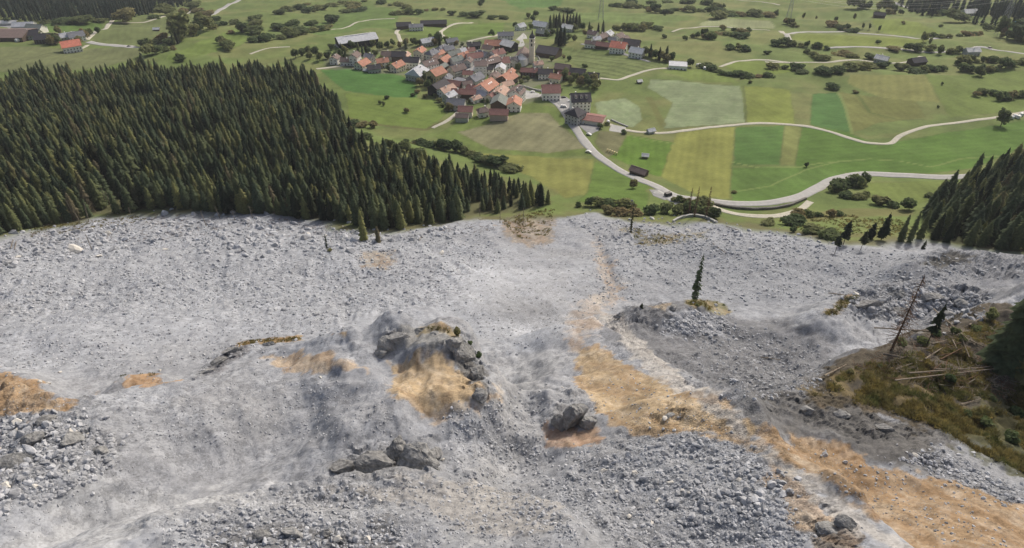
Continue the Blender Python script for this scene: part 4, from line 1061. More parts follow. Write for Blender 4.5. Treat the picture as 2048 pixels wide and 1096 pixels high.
# ------------------------------------------------------------------ buildings
WIN = {}
def window_mesh(w=1.0, h=1.25, shut=False):
    k = (w, h, shut)
    if k not in WIN:
        b = MB(); b.box(0, -.02, 0, w + .24, .12, h + .24, 0, 0); b.box(0, -.06, 0, w, .12, h, 0, 1)
        b.box(0, -.09, 0, .07, .12, h, 0, 0)
        WIN[k] = b.mesh('window', ['frame', 'glass'])
    return WIN[k]
def door_mesh():
    if 'd' not in WIN:
        b = MB(); b.box(0, 0, 0, 1.3, .14, 2.2, 0, 0); b.box(0, -.05, -.05, 1.0, .14, 2.0, 0, 1); WIN['d'] = b.mesh('door', ['frame', 'wall_wood'])
    return WIN['d']
def chimney_mesh():
    if 'c' not in WIN:
        b = MB(); b.box(0, 0, 0, .8, .8, 2.2); b.box(0, 0, 1.15, 1.05, 1.05, .16); WIN['c'] = b.mesh('chimney', 'wall_white')
    return WIN['c']

def gable_parts(L, Wd, h, rh, over=.7, thick=.28, hip=0.0, sunk=3.0):
    """walls and roof of a house whose ridge runs along local X"""
    w = MB(); a, b = L / 2, Wd / 2
    rx = a * (1 - hip)
    w.add([(-a,-b,-sunk),(a,-b,-sunk),(a,b,-sunk),(-a,b,-sunk),(-a,-b,h),(a,-b,h),(a,b,h),(-a,b,h),(-rx,0,h+rh),(rx,0,h+rh)],
          [(0,1,5,4),(2,3,7,6),(1,2,6,9,5) if hip == 0 else (1,2,6,5),(3,0,4,8,7) if hip == 0 else (3,0,4,7),(0,3,2,1)])
    r = MB(); sl = rh / b; A, B = a + over, b + over; ze = h - sl * over
    RX = rx + (over if hip == 0 else 0)
    up = [(-A,-B,ze),(A,-B,ze),(A,B,ze),(-A,B,ze),(-RX,0,h+rh),(RX,0,h+rh)]
    lo = [(x,y,z-thick) for x,y,z in up]; up = [(x,y,z+.06) for x,y,z in up]
    fs = [(0,1,5,4),(2,3,4,5),(6,10,11,7),(8,11,10,9),(0,6,7,1),(2,8,9,3),(1,7,8,2) if hip else (1,7,11,5),(3,9,6,0) if hip else (3,9,10,4)]
    if hip: fs += [(1,2,5),(3,0,4),(7,11,8),(9,10,6)]
    else: fs += [(5,11,8,2),(4,10,6,0)]
    r.add(up + lo, fs)
    r.box(0, 0, h + rh + .08, 2 * RX, .34, .16)
    return w, r

HN = [0]
def house(px, py, L, Wd, h, ang, roof, wall, label, rh=None, cat='house', name=None, hip=0.0, win=True, chim=True, flat=False, extra=None):
    k_ = 1.0 if (L > 24 or cat == 'hut') else 1.13
    L, Wd, h = L * k_, Wd * k_, h * (1.3 if k_ > 1 else 1.1); rh = Wd * .30 if rh is None else rh
    X, Y, _ = hit([px], [py], HT, h + rh * .6); x, y = float(X[0]), float(Y[0])
    a = math.radians(ang); ca, sa = math.cos(a), math.sin(a)
    cs = [(x + ca*u*L/2 - sa*v*Wd/2, y + sa*u*L/2 + ca*v*Wd/2) for u in (-1, 0, 1) for v in (-1, 0, 1)]
    zz = [float(HT(*c)) for c in cs]; z = sum(zz) / 9
    nm = name or ('barn' if cat == 'barn' else 'shed' if cat == 'shed' else 'house')
    e = link(nm, None, None, (x, y, z), a); tag(e, label, cat, 'village houses' if cat == 'house' else None)
    if flat:
        w = MB(); w.box(0, 0, (h - 3) / 2, L, Wd, h + 3); link('wall', w.mesh('wall', 'wall_' + wall), e)
        r = MB(); r.box(0, 0, h + .15, L + .5, Wd + .5, .3); r.box(0, Wd/2, h+.38, L+.5, .3, .2); r.box(L/2, 0, h+.38, .3, Wd, .2); ro = link('roof', r.mesh('roof', 'roof_' + roof), e)
    else:
        w, r = gable_parts(L, Wd, h, rh, .45 if cat == 'shed' else .75, hip=hip)
        link('wall', w.mesh('wall', 'wall_' + wall), e); ro = link('roof', r.mesh('roof', 'roof_' + roof), e)
        if chim:
            link('chimney', chimney_mesh(), ro, (random.uniform(-.25, .25) * L, random.choice((-1, 1)) * Wd * .14, h + rh * .72 + .5))
    # openings on the walls that face the valley road and the camera side
    if win:
        floors = max(1, int((h - .4) / 2.7))
        for (nx, ny, ln, off) in ((0, -1, L, Wd / 2), (0, 1, L, Wd / 2), (-1, 0, Wd, L / 2), (1, 0, Wd, L / 2)):
            wy = nx * sa + ny * ca                    # world Y of the outward normal
            wx = nx * ca - ny * sa
            if wy > -.30: continue
            n = max(2, int(ln / 3.1))
            ra = math.atan2(ny, nx) + math.pi / 2
            for f in range(floors):
                for i in range(n):
                    t = (i + .5) / n * ln - ln / 2
                    zc = 1.7 + f * 2.7
                    p = (nx * (off + .02) + (-ny) * t, ny * (off + .02) + nx * t, zc)
                    if f == 0 and i == n // 2 and wy < -.6:
                        link('door', door_mesh(), e, (p[0], p[1], 1.0), ra)
                    else: link('window', window_mesh(), e, p, ra)
            if nx != 0 and not flat and hip == 0 and rh > 2.4:
                link('window', window_mesh(.8, .9), e, (nx * (off + .02), 0, h + rh * .35), ra)
    if extra: extra(e, L, Wd, h, rh, ro)
    HN[0] += 1
    return e

def skylights(e, L, Wd, h, rh, ro):
    for i in range(3):
        b = MB(); sl = math.atan2(rh, Wd / 2)
        b.box(0, 0, 0, 1.1, 1.4, .16); o = link('skylight', b.mesh('skylight', 'paint_white'), ro, ((i - 1) * 2.4 + 1.5, -Wd * .22, h + rh * .56 + .14)); o.rotation_euler = (sl, 0, 0)
def ridge_light(e, L, Wd, h, rh, ro):
    b = MB(); b.box(0, 0, h + rh + .25, L * .62, 1.6, .35); link('ridge_light', b.mesh('ridge_light', 'paint_white'), ro)
    b = MB(); b.box(0, 0, 0, L * .9, .1, 1.0)
    link('window_band', b.mesh('window_band', 'glass'), e, (0, -Wd / 2 - .04, h - 1.4))
    b = MB(); b.box(0, 0, 0, .12, 4, 3.6); link('door', b.mesh('barn_door', 'wall_wood'), e, (-L / 2 - .05, 0, 1.8))
def balconies(e, L, Wd, h, rh, ro):
    for f in range(int(h / 2.8)):
        b = MB(); b.box(0, 0, 0, L * .86, 1.3, .2); b.box(0, -.62, .5, L * .86, .06, .9)
        link('balcony', b.mesh('balcony', 'wall_white'), e, (0, -Wd / 2 - .66, 1.2 + 2.75 * f))
def white_half(e, L, Wd, h, rh, ro):
    sl = math.atan2(rh, Wd / 2); b = MB(); b.box(0, 0, 0, L * .4, Wd * .5, .14)
    o = link('metal_sheet', b.mesh('metal_sheet', 'roof_white'), ro, (L * .22, Wd * .26, h + rh * .5 + .2)); o.rotation_euler = (-sl, 0, 0)
def dormers(e, L, Wd, h, rh, ro):
    for i in range(3):
        b = MB(); b.box(0, 0, 0, 1.7, 3.0, 1.9, 0, 0); b.box(0, 0, 1.02, 2.1, 3.3, .2, 0, 1); b.box(0, -1.52, .05, 1.0, .08, 1.1, 0, 2)
        link('dormer', b.mesh('dormer', ['wall_white', 'roof_dark', 'glass']), ro, ((i - 1) * L * .29, -Wd * .24, h + rh * .58))

HOUSES = [
 dict(a=(712,72,46,25,6.5,24,'light','dark','very long barn with pale grey metal roof and bright ridge strip'), cat='barn', win=False, chim=False, rh=3.6, extra=ridge_light),
 dict(a=(807,46,17,10,4,8,'dark','wood','dark roofed farm barn at the left end of the upper farm'), cat='barn', chim=False, win=False),
 dict(a=(832,49,16,11,4.5,6,'grey','white','grey roofed farmhouse with white front in the upper farm'), rh=2.6),
 dict(a=(867,42,36,11,4.5,6,'dark','wood','long dark roofed stable at the right end of the upper farm'), cat='barn', chim=False, win=False),
 dict(a=(669,112,8,7.5,5,78,'brown','white','small white gabled house at the far left end of the village'),),
 dict(a=(709,107,9,8,8,74,'brown','white','tall white house with brown roof among dark trees below the large barn'),),
 dict(a=(724,122,12,10,4.6,62,'orange','cream','cream house with orange roof at the left edge of the green meadow'),),
 dict(a=(747,131,11,8,4,20,'dark','grey','low dark roofed house between two orange roofed ones'),),
 dict(a=(776,105,12,9,5,-4,'brown','white','brown roofed house with white window front in the upper left of the village'),),
 dict(a=(797,105,12,10,6,-3,'dark','wood','dark brown barn right of the brown roofed house'), cat='barn', win=False, chim=False),
 dict(a=(793,126,12,10,5,55,'orange','cream','orange roofed house beside the pale street left of the large grey roof'),),
 dict(a=(823,116,14,10,6,-6,'dark','white','white house with black roof in the left part of the village'),),
 dict(a=(839,97,10,9,8.5,70,'orange','cream','tall narrow cream house with orange roof near the upper trees'),),
 dict(a=(863,101,13,10,6,60,'grey','white','white house with blue grey hipped roof'), hip=.45),
 dict(a=(884,92,13,11,5,55,'grey','grey','grey roofed house behind the hipped one'), hip=.3),
 dict(a=(854,78,14,9,4,30,'light','grey','pale grey roofed building half hidden behind trees above the village'),),
 dict(a=(858,122,14,10,7,40,'brown','white','large white house with mauve brown roof and two roof hatches'), extra=skylights),
 dict(a=(888,115,12,11,4,60,'orange','wood','orange roofed wooden chalet in the middle of the village'),),
 dict(a=(907,103,13,10,4,35,'greengrey','wood','dull green grey roofed barn in the upper village'), cat='barn', win=False, chim=False),
 dict(a=(912,115,12,9,4,40,'greengrey','white','small grey roofed house with white posts'),),
 dict(a=(925,107,12,10,4.5,45,'orange','cream','bright orange roofed house in the upper middle of the village'),),
 dict(a=(949,108,15,10,5,20,'red','white','white house with broad red roof in the upper middle'),),
 dict(a=(834,137,17,14,6,68,'light','grey','largest pale grey roof at the lower left of the village'), hip=.25),
 dict(a=(872,139,13,12,8.5,50,'orange','yellow','tall yellow house with orange roof partly covered by white sheeting'), extra=white_half),
 dict(a=(914,132,13,10,7,38,'brown','grey','mauve brown roofed house with grey balcony front'), extra=balconies),
 dict(a=(885,129,9,7,3.4,60,'greengrey','wood','small olive grey shed roof behind the tall yellow house'), cat='shed', win=False, chim=False),
 dict(a=(961,124,10,11,10,5,'brown','white','tall apartment house with white balconies in the village centre'), extra=balconies, rh=2.4),
 dict(a=(977,119,20,11,8,35,'brown','dark','dark mauve roofed block with bright roof hatches in the village centre'), extra=skylights, rh=2.8),
 dict(a=(965,104,12,9,5,-40,'grey','grey','grey roofed house behind the apartment block'),),
 dict(a=(995,101,12,10,6,35,'red','white','red roofed house between the long barn and the centre'),),
 dict(a=(1004,117,12,11,7.5,15,'red','white','broad red roofed house with pale front left of the church'),),
 dict(a=(993,83,26,13,6,-5,'orange','wood','very long orange roofed barn at the top of the village'), cat='barn', win=False, chim=False),
 dict(a=(1018,83,14,12,6,-38,'white','dark','white roofed building at the end of the long orange barn'), cat='barn', win=False, chim=False),
 dict(a=(1011,66,16,9,4.5,5,'grey','white','blue grey roofed house beside the pale curved lane'),),
 dict(a=(947,86,13,8,3.5,8,'dark','dark','low dark grey building below the upper meadow'),),
 dict(a=(903,78,12,8,3.5,25,'grey','grey','low grey roofs by the lane at the upper edge'),),
 dict(a=(950,150,13,11,6,55,'grey','grey','steep grey roofed house in the lower middle of the village'),),
 dict(a=(922,157,12,8,3.5,-30,'grey','white','low grey roofed annexe with white edge beside the square'), flat=True),
 dict(a=(909,163,12,8,4,-20,'red','wood','dark red brown roofed barn behind the pink roofed one'), cat='barn', win=False, chim=False),
 dict(a=(877,166,16,11,6,58,'dark','dark','black gabled barn with slate grey roof on the lower left'), cat='barn', win=False, chim=False),
 dict(a=(893,174,14,8.5,5,50,'pink','white','long pink tiled house with white gable on the lower left'),),
 dict(a=(972,166,17,14,7,62,'orange','white','big white house with wide orange red roof in the lower village'), extra=skylights),
 dict(a=(1001,179,13,11,5,70,'pink','cream','salmon roofed house right of the big orange one'),),
 dict(a=(937,180,11,8,5,-4,'red','wood','red roofed barn with dark green front'), cat='barn', win=False, chim=False),
 dict(a=(915,179,9,8,4,-6,'red','grey','small red roofed house with open rafters beside the barn'),),
 dict(a=(912,200,13,10,5,-8,'grey','grey','blue grey roofed house behind a tree on the lower left edge'),),
 dict(a=(951,193,8,6,3.2,40,'pink','white','tiny pinkish roofed outbuilding in the gardens'), cat='shed'),
 dict(a=(998,196,13,11,6,82,'greengrey','wood','grey green roofed barn with dark front gable'), cat='barn', win=False, chim=False),
 dict(a=(931,214,10,8,5,-3,'red','cream','narrow red brown roofed barn above the brown shed'), cat='barn', win=False, chim=False),
 dict(a=(924,229,9,6,3.6,-3,'brown','grey','brown roofed shed at the lowest left corner of the village'), cat='shed', win=False, chim=False),
 dict(a=(966,217,8,6.5,4.2,20,'brown','white','small white house with brown roof on the lower edge'), hip=.4),
 dict(a=(998,220,13,8,5,-4,'red','pink','pinkish barn with dark red roof on the lower edge'), cat='barn', win=False, chim=False),
 dict(a=(1014,149,15,13,5,60,'orange','wood','large orange roofed chalet with green wooden gable right of the centre'),),
 dict(a=(989,148,10,8,5,75,'brown','cream','small brown roofed house left of the large chalet'),),
 dict(a=(1001,131,9,8,7,80,'light','white','narrow white fronted house under the broad red roof'),),
 dict(a=(1062,138,17,7,5,-6,'red','wood','long dark red roofed house below the church'),),
 dict(a=(1091,140,12,9,5,-3,'dark','white','slate roofed white house right of the long dark red roof'),),
 dict(a=(1033,177,12,11,7.5,70,'brown','white','white house with mauve roof beside the pale square'), extra=dormers),
 dict(a=(1029,199,12,10,5.5,84,'orange','white','white house with bright orange roof at the lowest edge of the village'),),
 dict(a=(1102,173,14,13,6.5,2,'red','white','square red brown roofed house beside the road'),),
 dict(a=(1161,190,14,13,9,4,'dark','white','large dark roofed inn with dormers at the road'), extra=dormers),
 dict(a=(1152,219,11,11,7,50,'dark','grey','dark hip roofed house at the road corner'), hip=.6),
 dict(a=(1183,232,18,12,3.6,-20,'red','cream','low red brown roofed hall beside the grey yard'), rh=1.4, chim=False, win=False),
 dict(a=(1098,96,21,18,5,-25,'dark','wood','big slate roofed barn right of the church'), cat='barn', win=False, chim=False, rh=4.5),
 dict(a=(1081,45,18,13,4.5,-25,'light','grey','pale grey roofed house among conifers above the church'),),
 dict(a=(1087,61,15,10,3.5,-25,'greengrey','wood','grey roofed annexe under the conifers above the church'),),
 dict(a=(1136,51,14,10,4.5,-28,'white','grey','white roofed house among the tall conifers'),),
 dict(a=(1041,48,10,10,5,40,'light','white','pale roofed house at the top of the curved lane'),),
 dict(a=(1126,130,13,10,4,-20,'brown','wood','dark brown roofed barn at the corner of the striped field'), cat='barn', win=False, chim=False),
 dict(a=(1156,139,13,9,4,-15,'dark','wood','black roofed barn on the lower edge of the striped field'), cat='barn', win=False, chim=False),
 dict(a=(1128,145,10,8,4,-15,'red','wood','rusty red roofed shed under the black roofed barn'), cat='shed', win=False, chim=False),
 dict(a=(1186,147,10,8,4,-12,'dark','white','small dark roofed house with white end at the gravel track'),),
 dict(a=(1186,63,10,9,4,-30,'brown','white','mauve roofed house at the upper left of the hamlet'),),
 dict(a=(1204,69,11,9,4,50,'brown','wood','brown roofed house in the middle of the hamlet'),),
 dict(a=(1217,64,10,9,4.5,60,'light','white','pale gabled house at the top of the hamlet'),),
 dict(a=(1193,74,8,7,4,20,'light','white','small pale house in the left of the hamlet'),),
 dict(a=(1183,83,12,7,4,-18,'brown','white','white walled house at the lower left of the hamlet'),),
 dict(a=(1238,69,12,10,5,55,'brown','white','brown roofed house with white gable right in the hamlet'),),
 dict(a=(1238,86,15,13,5.5,-22,'coral','white','coral red roofed white house beside the hamlet lane'),),
 dict(a=(1264,81,16,13,4.5,-20,'dark','wood','large dark roofed barn in the hamlet'), cat='barn', win=False, chim=False),
 dict(a=(1275,98,13,11,5,-30,'light','white','pale grey roofed house at the right end of the hamlet'),),
 dict(a=(1206,86,13,9,3.2,-20,'red','wood','low rust brown roof in the hamlet garden'), cat='shed', win=False, chim=False),
 dict(a=(1357,123,16,12,3.6,-10,'light','white','flat white building alone beyond the tall trees'), flat=True),
 dict(a=(14,61,52,34,7,0,'brown','wood','huge dark sawmill hall at the left edge'), cat='hall', name='sawmill_hall', win=False, chim=False, rh=4),
 dict(a=(57,63,20,13,5,10,'dark','grey','dark roofed house right of the sawmill'),),
 dict(a=(90,69,20,13,5,8,'dark','wood','low dark roofed house between sawmill and farm'),),
 dict(a=(140,84,17,14,6,32,'coral','white','red roofed farmhouse alone in the far left valley'),),
 dict(a=(150,66,15,12,5,40,'grey','white','grey gabled house behind the red roofed farm'),),
 dict(a=(134,67,15,10,5,30,'light','grey','pale edged roof left behind the red roofed farm'),),
 dict(a=(69,51,20,13,5,-10,'greengrey','white','grey green roofed house behind the sawmill yard'),),
 dict(a=(46,46,24,12,5,6,'light','grey','long pale roofed shed behind the sawmill'), cat='shed', win=False, chim=False),
 dict(a=(12,43,32,9,4,4,'white','grey','white roofed shed at the top left edge'), cat='shed', win=False, chim=False),
 dict(a=(1279,337,10,5.5,2.6,-38,'brown','wood','dark wooden barn beside the valley road'), cat='barn', win=False, chim=False),
 dict(a=(1291,308,4,3.4,2.2,-10,'white','wood','small hut with white roof alone on the green field'), cat='hut', name='hut', win=False, chim=False),
 dict(a=(1302,258,5.5,4,2.4,25,'light','grey','small pale roofed hut beside the gravel lane'), cat='hut', name='hut', win=False, chim=False),
 dict(a=(1279,160,4.2,3.6,2.3,20,'white','wood','small hut on the hummock above the pale field'), cat='hut', name='hut', win=False, chim=False),
 dict(a=(1296,46,5,4,2.4,10,'white','wood','tiny white roofed hut on the far meadow'), cat='hut', name='hut', win=False, chim=False),
 dict(a=(312,56,7,5,2.6,10,'light','wood','tiny hut on the far left field'), cat='hut', name='hut', win=False, chim=False),
 dict(a=(1946,97,13,8,4,4,'white','grey','white roofed building by the lay by on the right'), cat='house'),
 dict(a=(1765,113,11,8,3.6,-40,'white','grey','white sheeted ruin on the bare right meadow'), cat='house'),
 dict(a=(1836,117,14,9,3.6,15,'dark','wood','dark barn at the end of the lower right track'), cat='barn', win=False, chim=False),
 dict(a=(2040,46,20,14,7,5,'blue','white','bright blue roofed hall at the top right edge'), cat='hall', name='hall', chim=False),
 dict(a=(1942,20,20,12,5,5,'white','grey','white roofed house in front of the far right forest'),),
 dict(a=(1760,26,14,9,4,-15,'dark','wood','dark barn under the top right tree belt'), cat='barn', win=False, chim=False),
 dict(a=(1257,402,4,3.2,2.4,10,'grey','wood','tiny grey hut in the shrub belt above the scree'), cat='hut', name='hut', win=False, chim=False),
 dict(a=(732,138,4.5,3.2,1.8,0,'white','grey','small white roofed garden hut below the cream house'), cat='hut', name='hut', win=False, chim=False),
]
for d in HOUSES:
    kw = {k: v for k, v in d.items() if k != 'a'}
    house(*d['a'], **kw)

STOPW = ('at', 'the', 'with', 'of', 'in', 'and', 'by', 'a', 'to', 'on', 'among', 'under', 'behind', 'beside', 'between', 'its', 'left', 'right', 'upper', 'lower', 'pale', 'wide', 'far', 'dark', 'roof', 'two', 'white', 'mauve', 'tall')
def near_house(px, py):
    nb = min(HOUSES, key=lambda d: (d['a'][0] - px) ** 2 + (d['a'][1] - py) ** 2)['a']
    side = 'left of' if px < nb[0] - 8 else 'right of' if px > nb[0] + 8 else 'in front of' if py > nb[1] else 'behind'
    w = nb[8].split()[:8]
    while w[-1] in STOPW: w.pop()
    return side + ' the ' + ' '.join(w)
_ad = dict(orange='orange', red='red', pink='salmon', brown='brown', dark='slate', grey='grey', light='pale')
for i, (px, py) in enumerate([(870,111),(879,103),(896,94),(937,118),(939,97),(957,137),(976,133),(986,113),(899,141),(893,152),(934,163),(946,172),(960,183),(986,172),(1014,164),(1022,140),(1018,117),(976,92),(936,143),(899,186),(846,109),(811,107),(764,118),(738,109),(692,117),(984,187),(922,98),(1030,116),(1076,124),(1112,150),(1224,76),(1250,74)]):
    rf = list(_ad)[(i * 5 + 2) % 7]; L_ = 7.5 + (i * 37 % 5) * .7
    house(px, py, L_, L_ * .78, 3.6 + (i * 13 % 4) * .6, (-8, 55, 35, 75, 20, -25)[i % 6], rf, ('white', 'cream', 'white', 'grey')[i % 4], 'small %s roofed house %s' % (_ad[rf], near_house(px, py)))

def church():
    X, Y, _ = hit([1046], [108], HT, 9.0); x, y = float(X[0]), float(Y[0]); z = float(HT(x, y)); a = math.radians(80)
    e = link('church', None, None, (x, y, z), a, 1.15); tag(e, 'white village church with mauve nave roof, rounded apse and tall slim tower', 'church')
    w, r = gable_parts(17, 11, 8, 4.2, .5); link('nave_wall', w.mesh('nave', 'wall_white'), e); ro = link('nave_roof', r.mesh('nave_roof', 'roof_brown'), e)
    ap = MB(); n = 9
    vs = [(-8.5 - 5 * math.sin(math.pi * i / (n - 1)), -5 * math.cos(math.pi * i / (n - 1)), zz) for zz in (-3, 7) for i in range(n)] + [(-8.4, 0, 9.6)]
    ap.add(vs, [(i, i + 1, n + i + 1, n + i) for i in range(n - 1)] + [(n + i, n + i + 1, 2 * n) for i in range(n - 1)]); link('apse', ap.mesh('apse', 'wall_white'), e)
    for s in (-1,):
        for i in range(3): link('window', window_mesh(.9, 2.6), e, ((i - 1) * 4.6, s * 5.52, 4.6), 0)
    p = MB(); p.box(-4, 6.6, 2, 5, 3, 8); link('sacristy', p.mesh('sacristy', 'wall_white'), e)
    # tower on the right-hand side of the nave
    t = MB(); t.box(0, 0, 10, 4.6, 4.6, 26); tw = link('tower', t.mesh('tower', 'wall_cream'), e, (0.5, -8.2, 0))
    c = MB(); c.box(0, 0, 15.2, 4.9, 4.9, .3); c.box(0, 0, 19.2, 4.9, 4.9, .3); c.box(0, 0, 23.1, 5.2, 5.2, .4); link('cornice', c.mesh('cornice', 'wall_white'), tw)
    for zz in (17.3, 21.2):
        for (nx, ny) in ((-1, 0), (0, -1), (0, 1)):
            b = MB(); b.box(0, 0, 0, .14, 1.3, 2.4) if nx else b.box(0, 0, 0, 1.3, .14, 2.4)
            link('belfry_opening', b.mesh('belfry_opening', 'glass'), tw, (nx * 2.33, ny * 2.33, zz))
    s = MB(); m = 8
    prof = [(2.6, 23.3), (2.7, 24.2), (2.2, 25.6), (1.1, 26.4), (.9, 27.4), (.5, 28.6), (.05, 30.5)]
    vs = [(q * math.cos(2 * math.pi * i / m + .39), q * math.sin(2 * math.pi * i / m + .39), zz) for q, zz in prof for i in range(m)]
    s.add(vs, [(k * m + i, k * m + (i + 1) % m, (k + 1) * m + (i + 1) % m, (k + 1) * m + i) for k in range(len(prof) - 1) for i in range(m)])
    sp_ = link('spire', s.mesh('spire', 'roof_dark'), tw)
    b = MB(); b.bar((0, 0, 30.3), (0, 0, 32), .07); b.box(0, 0, 31.4, .9, .1, .1); link('cross', b.mesh('cross', 'metal'), sp_)
church()

# small walls, vehicles, poles
def strip_wall(name, pts, h, th, mat, label, cat, group=None, n=24, crown=0.0, base=-1.5):
    P = atv(pts); d = np.r_[0, np.cumsum(np.hypot(*np.diff(P, axis=0).T))]; t = np.linspace(0, d[-1], n); X, Y = np.interp(t, d, P[:, 0]), np.interp(t, d, P[:, 1])
    tx, ty = np.gradient(X), np.gradient(Y); L = np.hypot(tx, ty); nx, ny = -ty / L, tx / L
    hh = h * (1 - crown + crown * np.sin(np.pi * np.linspace(0, 1, n))) * (1 + .06 * RNG.normal(size=n))
    b = MB(); vs = []
    Z = HT(X, Y)
    for i in range(n):
        for s, zz in ((-1, base), (-1, hh[i]), (1, hh[i] + .02), (1, base)): vs.append((X[i] + nx[i] * s * th / 2, Y[i] + ny[i] * s * th / 2, Z[i] + zz))
    fs = []
    for i in range(n - 1):
        for a in range(4): fs.append((i * 4 + a, i * 4 + (a + 1) % 4, (i + 1) * 4 + (a + 1) % 4, (i + 1) * 4 + a))
    fs += [(3, 2, 1, 0), (4 * n - 4, 4 * n - 3, 4 * n - 2, 4 * n - 1)]
    b.add(vs, fs); o = link(name, b.mesh(name, mat)); tag(o, label, cat, group); return o
strip_wall('retaining_wall', [(1418,408),(1460,416),(1500,420),(1540,419),(1580,412),(1612,398)], 1.5, 1.2, 'stone', 'dark stone retaining wall under the outer bend of the valley road', 'wall')
strip_wall('curved_dam', [(1346,444),(1358,438),(1375,434),(1392,433),(1410,436),(1424,442),(1430,446)], 1.6, 1.1, 'concrete', 'pale curved dam of stone blocks at the top of the scree', 'dam', crown=.3)
strip_wall('low_wall', [(1222,240),(1238,247),(1256,254)], .9, 1.0, 'concrete', 'low pale wall beside the concrete slab', 'wall')
strip_wall('garden_wall', [(1036,171),(1060,178),(1084,184)], 1.6, .8, 'concrete', 'white retaining wall above the pale village square', 'wall')
strip_wall('churchyard_wall', [(1064,112),(1076,114),(1080,122),(1076,132),(1066,134)], 1.4, .5, 'concrete', 'pale wall around the churchyard right of the apse', 'wall')

def vehicle(px, py, ang, body, label, L=4.4, Wd=1.8, h=1.45, van=False, name='parked_car', cat='car'):
    x, y, z = at(px, py); e = link(name, None, None, (x, y, z + .18), math.radians(ang)); tag(e, label, cat)
    b = MB(); a, c = L / 2, Wd / 2
    prof = [(-a, .35), (-a, .8), (-a * .86, h if van else .95), (-a * .5 if not van else -a * .8, h), (a * .25 if not van else a * .72, h), (a * .62 if not van else a * .93, .95), (a, .8), (a, .35)]
    n = len(prof); vs = [(u, -c, zz) for u, zz in prof] + [(u, c, zz) for u, zz in prof]
    b.add(vs, [(i, i + 1, n + i + 1, n + i) for i in range(n - 1)] + [tuple(range(n))[::-1], tuple(range(n, 2 * n))])
    link('body', b.mesh('body', body), e)
    g = MB()
    for s in (-1, 1): g.box(-a * .1, s * (c + .01), h * .83, L * .45, .03, .38)
    link('window', g.mesh('side_window', 'glass'), e)
    for s in (-1, 1):
        for u in (-.62, .62):
            w = MB(); w.bar((u * a, s * c - .1 * s, .32), (u * a, s * c + .06 * s, .32), .33, .33, 10); link('wheel', w.mesh('wheel', 'tyre'), e)
    return e
vehicle(1127,196,20,'paint_dark','black car parked on the forecourt by the red roofed house')
vehicle(1140,204,0,'paint_white','white car parked in front of the inn')
vehicle(1127,215,-10,'paint_white','white van at the roadside below the inn', 5.4, 2.0, 2.2, True, 'parked_van', 'van')
vehicle(1177,305,-25,'paint_white','white car beside the valley road at the field corner')
vehicle(1178,270,-40,'paint_white','white car in the corner of the grey yard')
vehicle(1178,248,-14,'paint_white','long white trailer below the red brown hall', 11.0, 2.4, 2.9, True, 'trailer', 'trailer')
vehicle(1980,96,-8,'paint_dark','dark car in the lay by at the right')
vehicle(1336,392,25,'paint_dark','dark excavator like vehicle beside the rubbly pad', 5, 2.2, 2.4, True, 'work_vehicle', 'vehicle')
vehicle(1065,185,10,'paint_white','white car on the pale village square')
vehicle(258,94,-3,'paint_dark','dark car driving on the far left valley road')
for i in range(5):
    x, y, z = at(1215 + i * 4.6, 303 + i * 1.6)
    b = MB(); b.box(0, 0, .9, .8, .8, 1.8); b.box(0, 0, 1.9, 1.1, 1.1, .2); tag(link('beehive_post', b.mesh('post', 'hay'), None, (x, y, z)), ['first', 'second', 'third', 'fourth', 'last'][i] + ' from the left of five pale posts beside the valley road', 'post', 'row of five pale posts')
for i, (px, py, wh) in enumerate([(1395,133,'left end of the white bale stack beyond the flat building'),(1399,132,'middle of the white bale stack beyond the flat building'),(1404,136,'right of the white bale stack beyond the flat building'),(1409,139,'last of the white bales beyond the flat building'),
        (2022,238,'leftmost of the white bales at the right edge lane'),(2029,235,'second of the white bales at the right edge lane'),(2036,237,'third of the white bales at the right edge lane'),(2042,232,'last of the white bales at the right edge lane'),
        (48,82,'white bale left of the two below the sawmill'),(36,84,'white bale right below the sawmill'),(1216,247,'white bale beside the concrete slab')]):
    x, y, z = at(px, py); b = MB(); b.bar((-.9, 0, .9), (.9, 0, .9), .95, .95, 12); b.bar((-.95, 0, .9), (.95, 0, .9), .7, .7, 12)
    tag(link('wrapped_bale', b.mesh('bale', 'paint_white'), None, (x, y, z - .1), random.uniform(0, 3), 1.6 if py > 100 else 2.4), wh, 'bale', 'white wrapped bales')

